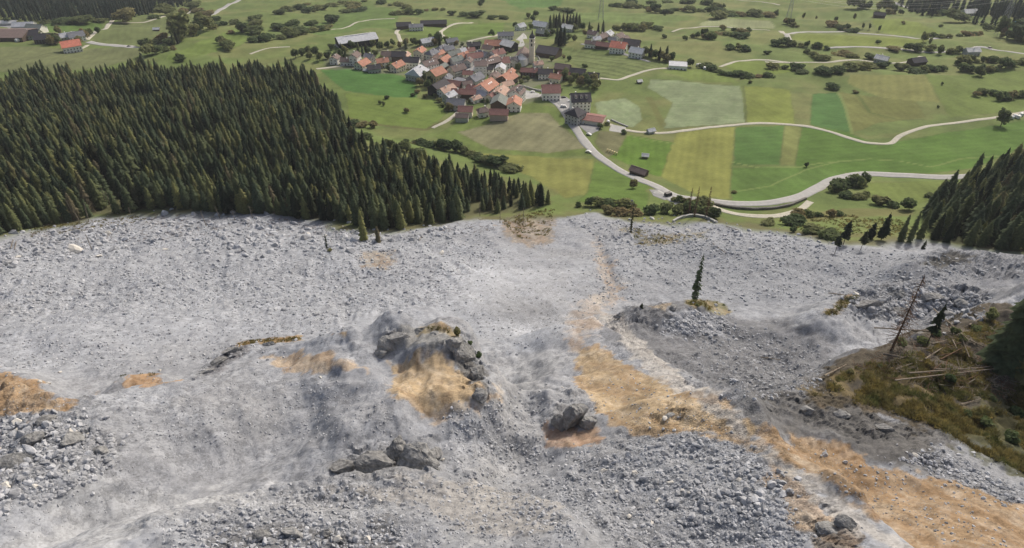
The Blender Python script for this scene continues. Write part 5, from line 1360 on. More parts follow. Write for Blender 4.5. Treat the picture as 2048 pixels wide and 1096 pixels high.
def pylon(px, py, h, base, label, ang=0.0):
    x, y, z = at(px, py); e = link('power_pylon', None, None, (x, y, z - .5), ang); tag(e, label, 'pylon')
    def c(k, zz):
        s = base / 2 * (1 - zz / h * .82); return (k[0] * s, k[1] * s, zz)
    ks = ((-1, -1), (1, -1), (1, 1), (-1, 1))
    for k in ks:
        b = MB(); b.bar(c(k, 0), c(k, h), .22, .12, 4); link('leg', b.mesh('leg', 'metal'), e)
    b = MB(); zs = [0]
    while zs[-1] < h - 2: zs.append(zs[-1] + max(2.2, base * (1 - zs[-1] / h * .82)))
    for z0, z1 in zip(zs[:-1], zs[1:]):
        for i in range(4):
            k0, k1 = ks[i], ks[(i + 1) % 4]; z1_ = min(z1, h)
            b.bar(c(k0, z0), c(k1, z1_), .09, .09, 3); b.bar(c(k1, z0), c(k0, z1_), .09, .09, 3); b.bar(c(k0, z1_), c(k1, z1_), .08, .08, 3)
    link('bracing', b.mesh('bracing', 'metal'), e)
    tips = []
    for zz, wd in ((h * .78, 8), (h * .9, 6.5), (h * .99, 4)):
        a = MB(); a.bar((-wd, 0, zz), (wd, 0, zz), .16, .16, 4); a.bar((-wd, 0, zz), (0, 0, zz + 1.6), .1, .1, 3); a.bar((wd, 0, zz), (0, 0, zz + 1.6), .1, .1, 3)
        link('cross_arm', a.mesh('cross_arm', 'metal'), e); tips += [(-wd, 0, zz - .9), (wd, 0, zz - .9)]
    mw = Matrix.Translation((x, y, z - .5)) @ Matrix.Rotation(ang, 4, 'Z')
    return [mw @ Vector(t) for t in tips]
t1 = pylon(1201, 40, 52, 7.5, 'tall lattice power pylon standing on the meadow above the hamlet', math.radians(75))
t2 = pylon(1576, 40, 46, 7.5, 'lattice power pylon near the hairpin road', math.radians(80))
t3 = pylon(1998, 70, 62, 9.0, 'lattice power pylon among the trees at the top right', math.radians(80))
for i, (a, b_) in enumerate(zip(t2, t3)):
    w = MB(); n = 16; pts = []
    for k in range(n + 1):
        t = k / n; p = a.lerp(b_, t); p.z -= 14 * 4 * t * (1 - t); pts.append(p)
    for p, q in zip(pts[:-1], pts[1:]): w.bar(p, q, .10, .10, 3)
    lv = ('lowest', 'lowest', 'middle', 'middle', 'topmost', 'topmost')[i]; sd = ('near', 'far')[i % 2]
    tag(link('power_line', w.mesh('wire', 'wire')), '%s power wire on the %s side between the two right pylons' % (lv, sd), 'power line', 'power wires')

# ------------------------------------------------------------------ trees of the village
VT = [(655,118,4.5),(690,108,4.5),(704,96,4.0),(745,92,4.2),(760,100,4.2),(774,96,3.6),(604,112,5.0),(616,110,4.6),(700,124,4.0),(760,138,3.6),(778,142,3.6),(812,92,4.2),(826,88,4.2),(835,92,3.6),(878,88,6.0),(870,90,4.6),
      (850,162,4.2),(840,172,3.6),(834,186,3.0),(868,182,2.6),(905,212,3.6),(915,216,3.4),(893,222,3.0),(966,204,2.6),(975,207,2.4),(1016,182,2.6),(1048,158,2.6),(1068,150,2.6),(1030,130,2.8),(1020,124,2.6),
      (1110,112,3.0),(1090,114,3.4),(1128,160,4.6),(1142,168,4.6),(1160,172,4.2),(1176,174,4.6),(1194,176,4.8),(1188,182,4.0),(1200,256,2.6),(1248,268,2.8),(1214,250,2.2),(1136,84,4.6),(1148,82,4.4),(1180,64,4.0),(1170,72,3.6),
      (1256,98,3.0),(1248,106,2.6),(1292,112,4.6),(1302,114,4.6),(1312,118,4.6),(1326,122,4.6),(1334,124,5.0),(1342,122,4.4),(1380,134,4.2),(105,90,6.5),(116,88,5.5),(172,78,5.5),(180,72,5.5),(160,90,4.6),(120,70,5.0),(1062,58,4.0),(1050,60,3.6),(985,72,3.4),(980,68,3.0),(930,98,2.6),(940,146,2.2),(985,136,2.2),(1000,208,2.0),(640,122,4.4),(664,100,4.2),(678,114,4.0),(736,108,4.0),(752,112,4.0),(768,116,3.6),(786,92,3.6),(800,96,3.4),(846,88,3.4),(864,86,4.6),(892,84,3.2),(912,90,2.8),(925,92,2.8),(960,90,2.6),(862,170,4.0),(856,178,3.4),(826,192,3.0),(900,222,3.6),(886,214,3.0),(1044,152,3.4),(1078,156,3.4),(1056,162,3.0),(1104,122,3.2),(1114,136,3.0),(1168,166,4.4),(1150,160,4.2),(1134,152,3.8),(1186,168,4.4),(1228,92,3.0),(1216,78,3.0),(1226,72,2.8),(1178,92,3.4),(1066,44,4.4),(1030,56,3.6),(1056,36,4.6),(1072,34,4.6),(1094,76,4.2),(1106,70,4.4),(1150,62,4.4),(1164,60,4.4),(196,66,4.6),(90,80,4.6),(40,58,5.0),(75,56,5.0),(20,50,5.0),(672,122,4.2),(686,120,3.6),(740,118,3.6),(762,126,3.2),(810,112,3.0),(806,124,2.8),(848,112,2.6),(876,110,2.6),(900,126,2.4),(930,120,2.4),(940,132,2.4),(985,112,2.6),(1012,108,2.8),(1025,104,2.8),(1036,142,3.2),(1028,158,3.0),(1042,166,2.8),(1082,130,2.8),(1112,178,3.0),(1120,184,2.6),(985,205,2.4),(940,205,2.6),(956,178,2.4),(928,192,2.4),(846,148,3.4),(850,196,2.8),(872,196,2.8),(880,204,3.0),(620,118,4.6),(630,112,4.6),(592,116,4.6),(1138,122,3.2),(1170,134,3.0),(1128,116,2.6)]
for i, (px, py, r) in enumerate(VT):
    x, y, z = at(px, py)
    size = 'large ' if r > 4.3 else 'small ' if r < 2.7 else ''
    place_shrub(x, y, r * 1.0, (6 if i % 3 else 4) if r > 3 else int(RNG.integers(0, 6)), '%sgarden tree %s' % (size, near_house(px, py)), 'trees among the houses', 'garden_tree', 'tree', parts=r > 3.4)
CV = [(684,104,15),(718,104,16),(726,106,14),(733,100,15),(692,112,12),(812,90,13),(880,86,15),(1100,50,20),(1107,48,21),(1112,48,20),(1118,47,22),(1126,46,20),(1134,45,21),(1140,46,19),(1146,47,21),(1152,47,22),(1158,48,20),(1114,80,22),(1120,84,24),(1128,82,22),(1178,58,16),(1196,62,17),(1205,62,17),
      (1300,106,15),(1318,112,15),(1332,112,16),(349,82,17),(356,80,16),(1206,52,14)]
_wh = ['left of the two by the white gabled house', 'in the dark group below the large barn', 'on the right of the dark group below the large barn', 'tallest of the dark group below the large barn', 'beside the tall white house with brown roof', 'above the orange tower like house', 'in the clump behind the blue grey hipped roof',
       *['%s of the long conifer row above the church' % o for o in ('first', 'second', 'third', 'fourth', 'fifth', 'sixth', 'seventh', 'eighth', 'ninth', 'last')], 'left of the three big ones above the striped field', 'middle of the three big ones above the striped field', 'right of the three big ones above the striped field', 'left above the hamlet', 'in the middle above the hamlet', 'right of the pair above the hamlet',
       'at the left of the grove right of the hamlet', 'in the middle of the grove right of the hamlet', 'at the right of the grove right of the hamlet', 'left of the pair by the far left road', 'right of the pair by the far left road', 'below the tall pylon']
for i, (px, py, h) in enumerate(CV):
    x, y, z = at(px, py + 8); place_conifer(x, y, h, (4, 0, 1)[i % 3], 'dark pointed conifer ' + _wh[i], 'conifers among the houses', wide=1.1)

# ------------------------------------------------------------------ trees on the slide
def single_conifer(bx, by, ty, label, seed, mat='spruce_dark', r=None, name='conifer_tree', levels=22, per=10, thin=1.0, droop=.5, bare=.06, tx=None, cat='tree'):
    x, y, z = at(bx, by); h = max(2.0, height_to(x, y, z, ty))
    tb, cb = conifer_mesh('c', h, r or h * .16, seed, levels, per, droop=droop, bare=bare, thin=thin, twig=mat == 'deadbrown')
    e = link(name, None, None, (x, y, z - .3)); link('trunk', tb.mesh('trunk', 'bark'), e); link('crown' if thin > .6 else 'dead_branches', cb.mesh('crown', mat), e)
    tag(e, label, cat); return e
single_conifer(1389, 600, 508, 'lone dark spruce on the grassy mound in the scree', 900, 'spruce', r=1.9, levels=24, per=8, bare=.02, thin=.85)
single_conifer(2000, 738, 500, 'large dark spruce at the right edge of the picture', 901, 'spruce', r=5.6, levels=28, per=14, bare=.02)
single_conifer(2036, 760, 560, 'second dark spruce cut off by the right picture edge', 902, 'spruce', r=4.5, levels=24, per=13, bare=.02)
single_conifer(1283, 616, 607, 'tiny dark conifer on the grey mound left of the lone spruce', 903, r=.7, levels=9, per=7)
single_conifer(1669, 508, 470, 'bent dark pine on the scree edge at the right', 904, r=2.2, levels=9, bare=.55, droop=.2)
single_conifer(1686, 490, 440, 'taller dark pine behind the bent pine', 905, r=2.8, levels=10, bare=.35, droop=.25)
single_conifer(1721, 500, 462, 'slanting dark pine right of the bent pine', 906, r=2.4, levels=9, bare=.45, droop=.2)
single_conifer(1762, 480, 426, 'dark pine in the gap before the right wood', 907, r=3.0, levels=13, bare=.2)
single_conifer(1740, 478, 444, 'shorter dark pine in the gap before the right wood', 911, r=2.6, levels=12, bare=.2)
single_conifer(1800, 482, 428, 'left tall larch on the scree rim before the right wood', 908, 'spruce', r=2.2)
single_conifer(1818, 484, 420, 'middle tall larch on the scree rim before the right wood', 909, 'spruce', r=2.2)
single_conifer(1838, 478, 414, 'right tall larch on the scree rim before the right wood', 910, 'spruce', r=2.3)
single_conifer(1846, 498, 480, 'stubby pine on the scree rim in front of the right wood', 912, r=1.2, levels=7)
single_conifer(1388, 434, 374, 'left of the three thin larches in the thicket behind the dam', 913, 'deadbrown', r=1.8, thin=.75)
single_conifer(1376, 430, 376, 'shortest of the three thin larches in the thicket behind the dam', 914, 'deadbrown', r=1.5, thin=.7)
single_conifer(1411, 436, 374, 'right of the three thin larches in the thicket behind the dam', 915, 'deadbrown', r=1.8, thin=.7)
single_conifer(1261, 466, 404, 'slim dark spruce standing in the scree below the shrub belt', 916, r=1.0, levels=14, per=6)
single_conifer(1782, 702, 552, 'tall dead brown spruce standing on the fallen timber slope', 917, 'deadbrown', r=3.2, name='dead_tree', levels=26, per=9, thin=.5, droop=.7, bare=.12)
single_conifer(1853, 690, 610, 'thin half green pine behind the fallen timber', 918, r=1.8, levels=8, bare=.45, thin=.8)
single_conifer(655, 500, 470, 'dark young spruce standing in the scree below the left forest', 921, r=.9, levels=8, per=6)
single_conifer(728, 482, 416, 'olive larch in front of the left forest', 922, 'spruce', r=2.4)
single_conifer(757, 484, 452, 'small olive larch at the scree edge', 923, 'spruce', r=1.6)
x, y, z = at(914, 672); place_shrub(x, y, 1.6, 4, 'small dark shrub on top of the ochre rock hump', None, 'shrub', 'shrub', parts=True, wide=.6)
for i, (px, py, r, lb) in enumerate([(1980, 640, 2.0, 'green bush beside the large spruce at the right edge'), (1906, 668, 1.3, 'dark green bush behind the crossed logs'), (1846, 690, 1.6, 'dark green bush at the foot of the thin pine'), (1926, 680, 1.3, 'dark bush between the fallen logs'),
        (1395, 612, .8, 'round green bush at the foot of the lone spruce'), (1448, 610, .6, 'small bush at the right end of the grassy mound'), (2010, 700, 2.2, 'dense bush under the large spruce at the right edge'), (2040, 740, 2.0, 'low bush at the right edge below the large spruce'), (958, 715, .9, 'dark shrub on the right flank of the ochre hump'), (940, 688, .7, 'small shrub on the upper right flank of the ochre hump'), (1800, 690, 1.5, 'dark scrub right of the dead spruce foot'), (1872, 672, 1.5, 'dark scrub between the grey log and the thin pine'), (1950, 660, 1.7, 'olive scrub on the bank crest by the short pale log'), (1900, 760, 1.3, 'olive bush above the longest log'), (1970, 850, 1.6, 'green bush low on the right bank'), (2020, 880, 1.6, 'green bush near the lower right edge of the bank'), (1930, 830, 1.2, 'yellow green bush on the right bank'), (2030, 830, 1.8, 'dense green bush at the right edge of the bank'), (1980, 800, 1.2, 'small olive bush beside the thin pale branch'), (1760, 735, .9, 'low scrub below the broken log'), (1700, 745, .8, 'low scrub at the left end of the bank'), (660, 503, 1.2, 'dark bush alone in the left scree')]):
    x, y, z = at(px, py); place_shrub(x, y, r, int(RNG.integers(0, 6)), lb, None, parts=True)

# dead trunks at the forest edge and fallen timber on the right slope
DEAD = [(152,440,398),(160,446,410),(178,444,408),(214,416,378),(222,414,384),(232,412,392),(262,430,414),(615,436,396),(588,420,382),(645,430,404),(413,452,420),(184,500,470),(440,436,410),(470,440,420),(1000,446,424),(1046,450,418),(960,432,404),(860,448,420),(845,444,410),(505,436,412)]
for i, (px, py, ty) in enumerate(DEAD):
    x, y, z = at(px, py); h = max(4, height_to(x, y, z, ty)); b = MB(); q = RNG.normal(0, .07, 2)
    b.bar((0, 0, -.6), (q[0] * h, q[1] * h, h), .22, .08, 5)
    c = MB()
    for k in range(9):
        zz = h * RNG.uniform(.35, .95); a = RNG.uniform(0, 6.28); l = RNG.uniform(.5, 1.6)
        c.bar((q[0] * zz, q[1] * zz, zz), (q[0] * zz + l * math.cos(a), q[1] * zz + l * math.sin(a), zz - .2), .05, .02, 3)
    e = link('dead_tree', None, None, (x, y, z)); link('trunk', b.mesh('trunk', 'deadwood'), e); link('branches', c.mesh('branches', 'deadwood'), e)
    tag(e, 'bare grey dead trunk at the edge between forest and scree', 'dead tree', 'dead trunks along the forest edge')
LOGS = [((1855,644),(1922,713),.2,'pale log leaning steeply across the fallen timber'),((1786,769),(2006,744),.2,'longest pale log lying across the brown slope'),((1813,757),(2006,740),.17,'long log lying parallel behind the longest one'),
 ((1748,658),(1848,664),.22,'thin log at the foot of the dead spruce'),((1821,664),(1906,668),.26,'grey log behind the leaning log'),((1763,716),(1841,731),.28,'log with broken branches below the dead spruce'),((1936,654),(1966,637),.24,'short pale log pointing up to the large spruce'),
 ((1938,684),(1973,699),.22,'short pale log right of the crossed logs'),((1848,722),(1886,696),.2,'thin log crossing below the leaning log'),((1646,758),(1691,733),.22,'log at the left end of the brown slope'),((1903,682),(1912,700),.2,'short upright log beside the leaning log'),
 ((1830,724),(1838,760),.14,'thin branch below the broken log'),((1905,790),(1930,770),.14,'thin log low on the brown slope'),((1960,742),(2000,728),.16,'thin log near the root plate'),((1876,655),(1912,662),.2,'reddish log behind the crossed logs'),((1920,812),(1960,800),.14,'thin pale branch on the green slope'),
 ((1520,716),(1560,722),.16,'dark log on the grey rough ground'),((1655,592),(1690,596),.18,'dark log under the rocky ridge'),((22,498),(27,480),.2,'left pale log in the scree at the left edge'),((30,500),(33,484),.2,'right pale log in the scree at the left edge'),((1030,436),(1042,428),.2,'pale log at the forest tail'),
 ((1452,454),(1478,462),.2,'dark log right of the curved dam'),((1425,492),(1452,512),.2,'dark log on the upper right scree'),((838,482),(846,470),.2,'pale log below the middle of the forest'),((1010,442),(1030,432),.18,'broken pale log beside the forest tail')]
for a, b_, r, lb in LOGS:
    P = atv([a, b_]); za, zb = float(HT(*P[0])) + r + .15, float(HT(*P[1])) + r + .15
    L_ = np.hypot(*(P[1] - P[0])); mid = (P[0] + P[1]) / 2; zm = float(HT(*mid)) + r
    lift = max(0, zm - (za + zb) / 2) + .1
    A = Vector((P[0][0], P[0][1], za + lift)); B = Vector((P[1][0], P[1][1], zb + lift)); o0 = A.copy()
    m = MB(); m.bar(A - o0, B - o0, r, r * .5, 7); e = link('fallen_log', m.mesh('log', 'deadwood'), None, o0)
    if L_ > 6:
        c = MB()
        for k in range(int(L_ * 1.3)):
            p = (A - o0).lerp(B - o0, RNG.uniform(.15, .95)); q = Vector(RNG.normal(0, 1, 3)).normalized(); q.z = abs(q.z) * .6
            c.bar(p, p + q * RNG.uniform(.4, 1.3), .05, .015, 3)
        link('branches', c.mesh('branches', 'deadbrown'), e)
    tag(e, lb, 'log', 'fallen timber')

for i in range(26):
    q = px_area([(1700,745),(1790,700),(1880,668),(1960,650),(2020,720),(2030,790),(1900,780),(1790,765)], 1, 800 + i)[0]; a = RNG.normal(.15, .55); l = RNG.uniform(3, 9)
    e_ = q + l * np.array([math.cos(a), math.sin(a)]); z0, z1 = float(HT(*q)), float(HT(*e_)); zm = float(HT(*((q + e_) / 2))); up = max(0, zm - (z0 + z1) / 2) + .25
    m = MB(); r = RNG.uniform(.09, .2); m.bar((0, 0, up), (e_[0] - q[0], e_[1] - q[1], z1 - z0 + up + RNG.uniform(0, .8)), r, r * .5, 6)
    tag(link('fallen_log', m.mesh('trunk', 'deadwood' if i % 3 else 'deadbrown'), None, (q[0], q[1], z0)), 'thin fallen trunk in the tangle of timber on the right bank', 'log', 'tangle of thin trunks')

# ------------------------------------------------------------------ rocks
ROCKS = [rock_mesh('rock', 500 + i, 1, .75 if i % 2 else .6) for i in range(8)]
BIGR = [rock_mesh('boulder', 600 + i, 2, .8, 'rock') for i in range(8)] + [rock_mesh('pale_boulder', 650 + i, 2, .7, 'rock_pale') for i in range(3)]
AREAS = [  # outline, how many, smallest and largest radius m
    ([(-40,500),(200,445),(450,438),(640,448),(760,476),(900,455),(990,460),(1010,510),(860,600),(640,640),(420,600),(-40,640)], 7500, .2, .8),
    ([(-40,490),(200,442),(450,436),(640,446),(760,474),(900,452),(990,460),(700,500),(300,490),(-40,540)], 1500, .5, 2.0),
    ([(-40,620),(420,600),(640,640),(700,660),(400,735),(-40,740)], 3000, .12, .5),
    ([(860,600),(1010,500),(1180,460),(1200,600),(1100,690),(980,700)], 1400, .12, .5),
    ([(1120,434),(1440,450),(1560,465),(1700,500),(1300,520),(1200,470)], 1600, .3, 1.2),
    ([(1250,480),(1700,500),(2040,530),(1950,560),(1650,600),(1450,600),(1290,560)], 2600, .2, .8),
    ([(1130,905),(1260,880),(1420,870),(1500,900),(1560,960),(1600,1050),(1620,1100),(1240,1100),(1130,1000)], 5600, .06, .42),
    ([(1260,880),(1420,870),(1500,900),(1560,960),(1590,1030),(1400,1030),(1230,960)], 420, .25, .75),
    ([(-20,835),(120,830),(230,870),(240,930),(100,1000),(-20,1030)], 2000, .1, .7),
    ([(320,1050),(520,990),(700,970),(760,1040),(820,1100),(330,1100)], 2800, .06, .4),
    ([(1340,650),(1390,620),(1450,640),(1440,670),(1340,670)], 700, .2, .75),
    ([(200,800),(420,760),(700,760),(780,800),(800,860),(600,880),(300,900)], 2200, .06, .28),
    ([(880,830),(1080,780),(1090,900),(1200,1000),(1150,1090),(900,960)], 2600, .08, .4),
    ([(1440,640),(1640,690),(1640,780),(1500,800),(1380,720)], 1800, .12, .5),
    ([(1880,900),(2040,980),(2048,1010),(1900,960),(1800,920)], 900, .12, .5),
    ([(1690,610),(1820,565),(1980,595),(1900,640),(1780,640)], 1300, .2, 1.0),
    ([(-20,740),(400,760),(700,690),(760,760),(800,860),(640,900),(300,1000),(-20,1096)], 3500, .04, .16),
    ([(640,960),(1000,960),(1140,1040),(1160,1096),(820,1096)], 3000, .05, .25),
    ([(1180,470),(1250,480),(1280,600),(1200,600)], 900, .15, .6),
    ([(1160,760),(1250,740),(1400,800),(1480,870),(1300,860),(1200,830)], 260, .1, .35),
    ([(1560,880),(1750,930),(1950,1010),(2040,1090),(1880,1090),(1700,990)], 400, .1, .3),
]
pp, ss = [], []
for i, (pts, n, r0, r1) in enumerate(AREAS):
    q = px_area(pts, n, 40 + i, 24); pp.append(q); u = np.random.default_rng(90 + i).random(n); ss.append(r0 * (1.35 * r1 / r0) ** (u ** 2.2))
pp, ss = np.concatenate(pp), np.concatenate(ss)
scatter('scree_stones', ROCKS, pp, HT(pp[:, 0], pp[:, 1]) + ss * .1, ss, RNG.uniform(0, 6.28, len(pp)), RNG.integers(0, 8, len(pp)), 'loose grey stones strewn over the whole landslide', tilt=RNG.normal(0, .5, len(pp)))

BOUL = [((150,502),4.6,9,'large pale flat boulder in the scree at the left edge'),((300,440),2.6,1,'grey boulder at the scree top below the forest'),((330,428),2.8,2,'dark grey boulder under the forest trees'),((580,426),2.2,9,'pale boulder at the forest edge left of the larches'),((882,508),2.0,10,'lone white boulder in the middle of the scree'),
 ((698,446),2.2,8,'white boulder right of the young spruce'),((865,440),2.2,9,'white boulder at the forest foot'),((1303,438),1.9,10,'pale boulder above the left end of the dam'),((1300,452),1.6,9,'white block in the rim left of the dam'),((1376,463),2.2,8,'pale pinkish boulder below the curved dam'),
 ((240,462),2.0,2,'grey boulder in the upper left scree'),((216,468),2.2,9,'pale boulder beside the flat one'),((98,768),.9,10,'cream boulder on the left ochre ridge'),((80,764),.7,9,'smaller cream boulder on the left ochre ridge'),((1330,838),.8,9,'pale block on the ochre slope'),((1355,905),.75,1,'split dark block in the rubble'),
 ((1270,948),.8,8,'white topped slab in the middle of the rubble'),((1365,982),.55,9,'pale cube like block in the rubble'),((1440,982),.9,2,'grey block on the right of the rubble'),((1468,980),.9,3,'angular dark block on the right of the rubble'),((1420,935),.8,4,'broad grey slab in the upper rubble'),((1258,1034),.6,8,'pale pair of stones low in the rubble'),
 ((1232,985),.6,9,'flat pale stone left in the rubble'),((1830,912),.8,8,'white flat stone above the orange band'),((678,1084),.75,9,'flat cream slab at the bottom edge'),((735,1080),.85,8,'cracked pale boulder at the bottom edge'),((530,1086),.7,4,'grey boulder left at the bottom edge'),((712,1078),.6,2,'dark grey boulder beside the cracked one'),((785,1078),.5,3,'small grey boulder right of the cracked one'),
 ((45,870),1.5,1,'large angular block on the left outcrop'),((60,905),1.4,3,'dark blue grey block on the left outcrop'),((145,866),1.2,8,'pale cream block on the left outcrop'),((30,930),1.5,5,'blue grey slab under the dark block'),((95,850),1.2,2,'slanting slab at the top of the left outcrop'),((35,845),1.1,8,'pale slab at the top left of the outcrop'),((200,885),.9,4,'rough block at the right end of the outcrop'),((30,990),.9,6,'lowest block of the left outcrop'),((10,975),1.2,9,'pale slab at the left edge below the outcrop'),
 ((70,975),.7,9,'narrow pale slab below the outcrop'),((640,755),.45,10,'small white stone on the grey left slope'),((320,742),.6,9,'white stone behind the ochre cap'),((120,745),.7,8,'pale stone behind the left ochre ridge'),((1125,775),.4,10,'white stone on the pale chute'),((1690,925),.7,1,'grey knob on the orange band'),((1650,910),.8,2,'rubbly grey block on the orange band'),
 ((1740,620),2.4,5,'long slanting slab on the right rocky ridge'),((1760,605),1.8,3,'broken slab on the right rocky ridge'),((1890,600),1.4,4,'grey block on the right rocky ridge'),((1930,635),1.6,1,'dark hollow block near the large spruce'),((1845,585),1.6,6,'crest block of the right rocky ridge'),((1960,640),1.4,2,'grey slab under the bush at the right edge'),((885,920),.5,9,'white stone right of the crag'),((760,1003),.45,9,'flat pale stone on the bench below the crag')]
for (px, py), r, k, lb in BOUL:
    x, y, z = at(px, py); o = link('boulder', BIGR[k], None, (x, y, z + r * .18), random.uniform(0, 6.28), (r, r * .9, r * .9))
    o.rotation_euler = (random.gauss(0, .2), random.gauss(0, .2), random.uniform(0, 6.28)); tag(o, lb, 'boulder', 'large boulders')

# crags: single large masses of fractured rock, cut by joint planes
def crag_mesh(seed, sub=4, planes=44, rough=.075):
    import bmesh
    rd = np.random.default_rng(seed); bm = bmesh.new(); bmesh.ops.create_icosphere(bm, subdivisions=sub, radius=1.0)
    co = np.array([v.co[:] for v in bm.verts]); ax = [rd.normal(size=3) for _ in range(5)]; ax = [a / np.linalg.norm(a) for a in ax]
    for _ in range(planes):                        # joints come in a few sets of near-parallel planes
        n = ax[rd.integers(0, 5)] * rd.choice((-1, 1)) + rd.normal(0, .28, 3); n /= np.linalg.norm(n); d = rd.uniform(.42, .9)
        k = co @ n - d; on = k > 0; co[on] -= k[on, None] * n
        st = .06 * np.sin(k * 23 + rd.uniform(0, 6)); co += (np.exp(-(k / .05) ** 2) * rough * -.5)[:, None] * n
    lay = co @ (ax[0] * .6 + np.array([0, 0, .8])); co *= (1 + rough * np.sign(np.sin(lay * 13 + rd.uniform(0, 6))) * .6 + rough * .5 * np.sign(np.sin(co @ ax[1] * 19)))[:, None]
    co += rd.normal(0, rough * .12, co.shape)
    for v, c in zip(bm.verts, co): v.co = c
    me = bpy.data.meshes.new('crag'); bm.to_mesh(me); bm.free(); me.materials.append(M['rock_crag']); return me
CRG = [crag_mesh(1000 + i) for i in range(7)]
for i, (px, py, rx, ry, rz_, ang, up, lb) in enumerate([
    (1144, 846, 4.2, 3.0, 5.6, 20, .38, 'pointed grey rock knob in front of the ochre slope'), (1174, 852, 2.4, 2.0, 3.0, 60, .25, 'low right shoulder of the pointed rock knob'), (1118, 852, 1.8, 1.8, 2.6, -20, .1, 'low left shoulder of the pointed rock knob'),
    (745, 938, 5.4, 3.8, 5.0, 15, .2, 'left block of the broken crag in the foreground'), (835, 930, 4.8, 3.6, 5.6, -12, .2, 'right dark block of the broken crag in the foreground'), (690, 935, 3.0, 2.4, 2.0, 30, .1, 'low left end of the broken crag'), (795, 908, 3.8, 3.2, 4.2, 50, .2, 'upper slab of the broken crag'), (868, 915, 2.0, 2.6, 2.8, 10, .1, 'right edge of the broken crag'),
    (905, 690, 3.2, 2.4, 3.4, 40, .1, 'upper crag on the right flank of the ochre hump'), (930, 716, 3.4, 2.4, 4.0, 60, .1, 'middle crag on the right flank of the ochre hump'), (952, 752, 3.2, 2.6, 4.2, 80, .1, 'largest crag on the right flank of the ochre hump'), (962, 796, 2.4, 2.2, 3.2, 70, .1, 'lowest crag on the right flank of the ochre hump'),
    (800, 676, 3.4, 2.4, 2.6, 20, -.25, 'grey rock at the upper left of the ochre hump'), (836, 664, 3.8, 2.6, 2.6, 10, -.35, 'grey rock on the crown of the ochre hump'), (872, 668, 3.6, 2.6, 2.4, -15, -.35, 'grey rock right of the crown of the ochre hump'), (760, 708, 2.4, 2.0, 2.4, 45, .1, 'lowest dark rock on the left shoulder of the ochre hump'),
    (778, 696, 2.6, 2.2, 3.0, 30, .1, 'dark rock on the left shoulder of the ochre hump'), (412, 746, 2.6, 1.2, 1.2, 40, .1, 'lowest rock of the dark rim left of the grassy cap'), (436, 726, 2.8, 1.4, 1.5, 45, .1, 'middle rock of the dark rim left of the grassy cap'), (464, 704, 2.8, 1.5, 1.6, 45, .1, 'upper rock of the dark rim left of the grassy cap'), (540, 690, 2.4, 1.4, 1.2, 5, .1, 'rock under the middle of the grassy cap'),
    (60, 885, 3.2, 2.4, 2.4, 20, .1, 'big broken rock of the left outcrop'), (140, 880, 2.6, 2.2, 2.0, -10, .1, 'pale broken rock of the left outcrop'), (30, 930, 2.8, 2.0, 2.0, 40, .1, 'lower broken rock of the left outcrop'), (200, 905, 2.0, 1.6, 1.5, 0, .1, 'right broken rock of the left outcrop'), (90, 846, 2.4, 1.8, 1.8, 60, .1, 'top broken rock of the left outcrop'),
    (1735, 612, 6.5, 2.6, 2.4, 22, .1, 'long tilted slab of the right rock ridge'), (1795, 592, 5.0, 3.2, 2.8, 10, .1, 'middle mass of the right rock ridge'), (1860, 596, 5.5, 3.2, 2.6, -8, .1, 'broad mass of the right rock ridge'), (1925, 606, 5.0, 3.0, 2.6, -15, .1, 'right mass of the right rock ridge'), (1800, 628, 4.0, 2.6, 2.0, 15, .1, 'lower step of the right rock ridge'), (1895, 632, 3.6, 2.6, 2.4, 0, .1, 'dark hollowed rock below the right ridge'),
    (520, 1074, 1.6, 1.2, 1.2, 20, .1, 'left dark rock in the hollow at the bottom edge'), (585, 1066, 1.8, 1.2, 1.2, -10, .1, 'middle dark rock in the hollow at the bottom edge'), (650, 1070, 1.6, 1.2, 1.2, 15, .1, 'right dark rock in the hollow at the bottom edge'), (1336, 834, 1.8, 1.0, .9, 20, .1, 'grey rock rib in the middle of the ochre slope'), (1650, 1060, 2.2, 1.6, 1.4, 30, .1, 'brown grey rock beside the pale path at the bottom right'), (1690, 1050, 1.6, 1.4, 1.2, 0, .1, 'smaller rock beside the pale path at the bottom right'),
    (1610, 822, 2.2, 1.6, 1.8, 15, .1, 'left dark rock in the eroded scarp under the grass bank'), (1680, 832, 2.6, 1.6, 1.8, 10, .1, 'middle dark rock in the eroded scarp under the grass bank'), (1770, 860, 2.4, 1.6, 1.6, -5, .1, 'right dark rock in the eroded scarp under the grass bank'), (1240, 634, 3.0, 2.0, 2.0, 20, .1, 'dark rock at the left end of the mound with the lone spruce'), (1345, 618, 2.4, 1.8, 2.0, 40, .1, 'dark rock just left of the lone spruce')]):
    x, y, z = at(px, py); o = link('crag_rock', CRG[i % 7], None, (x, y, z + rz_ * up), math.radians(ang), (rx, ry, rz_)); tag(o, lb, 'rock', 'crags in the landslide')

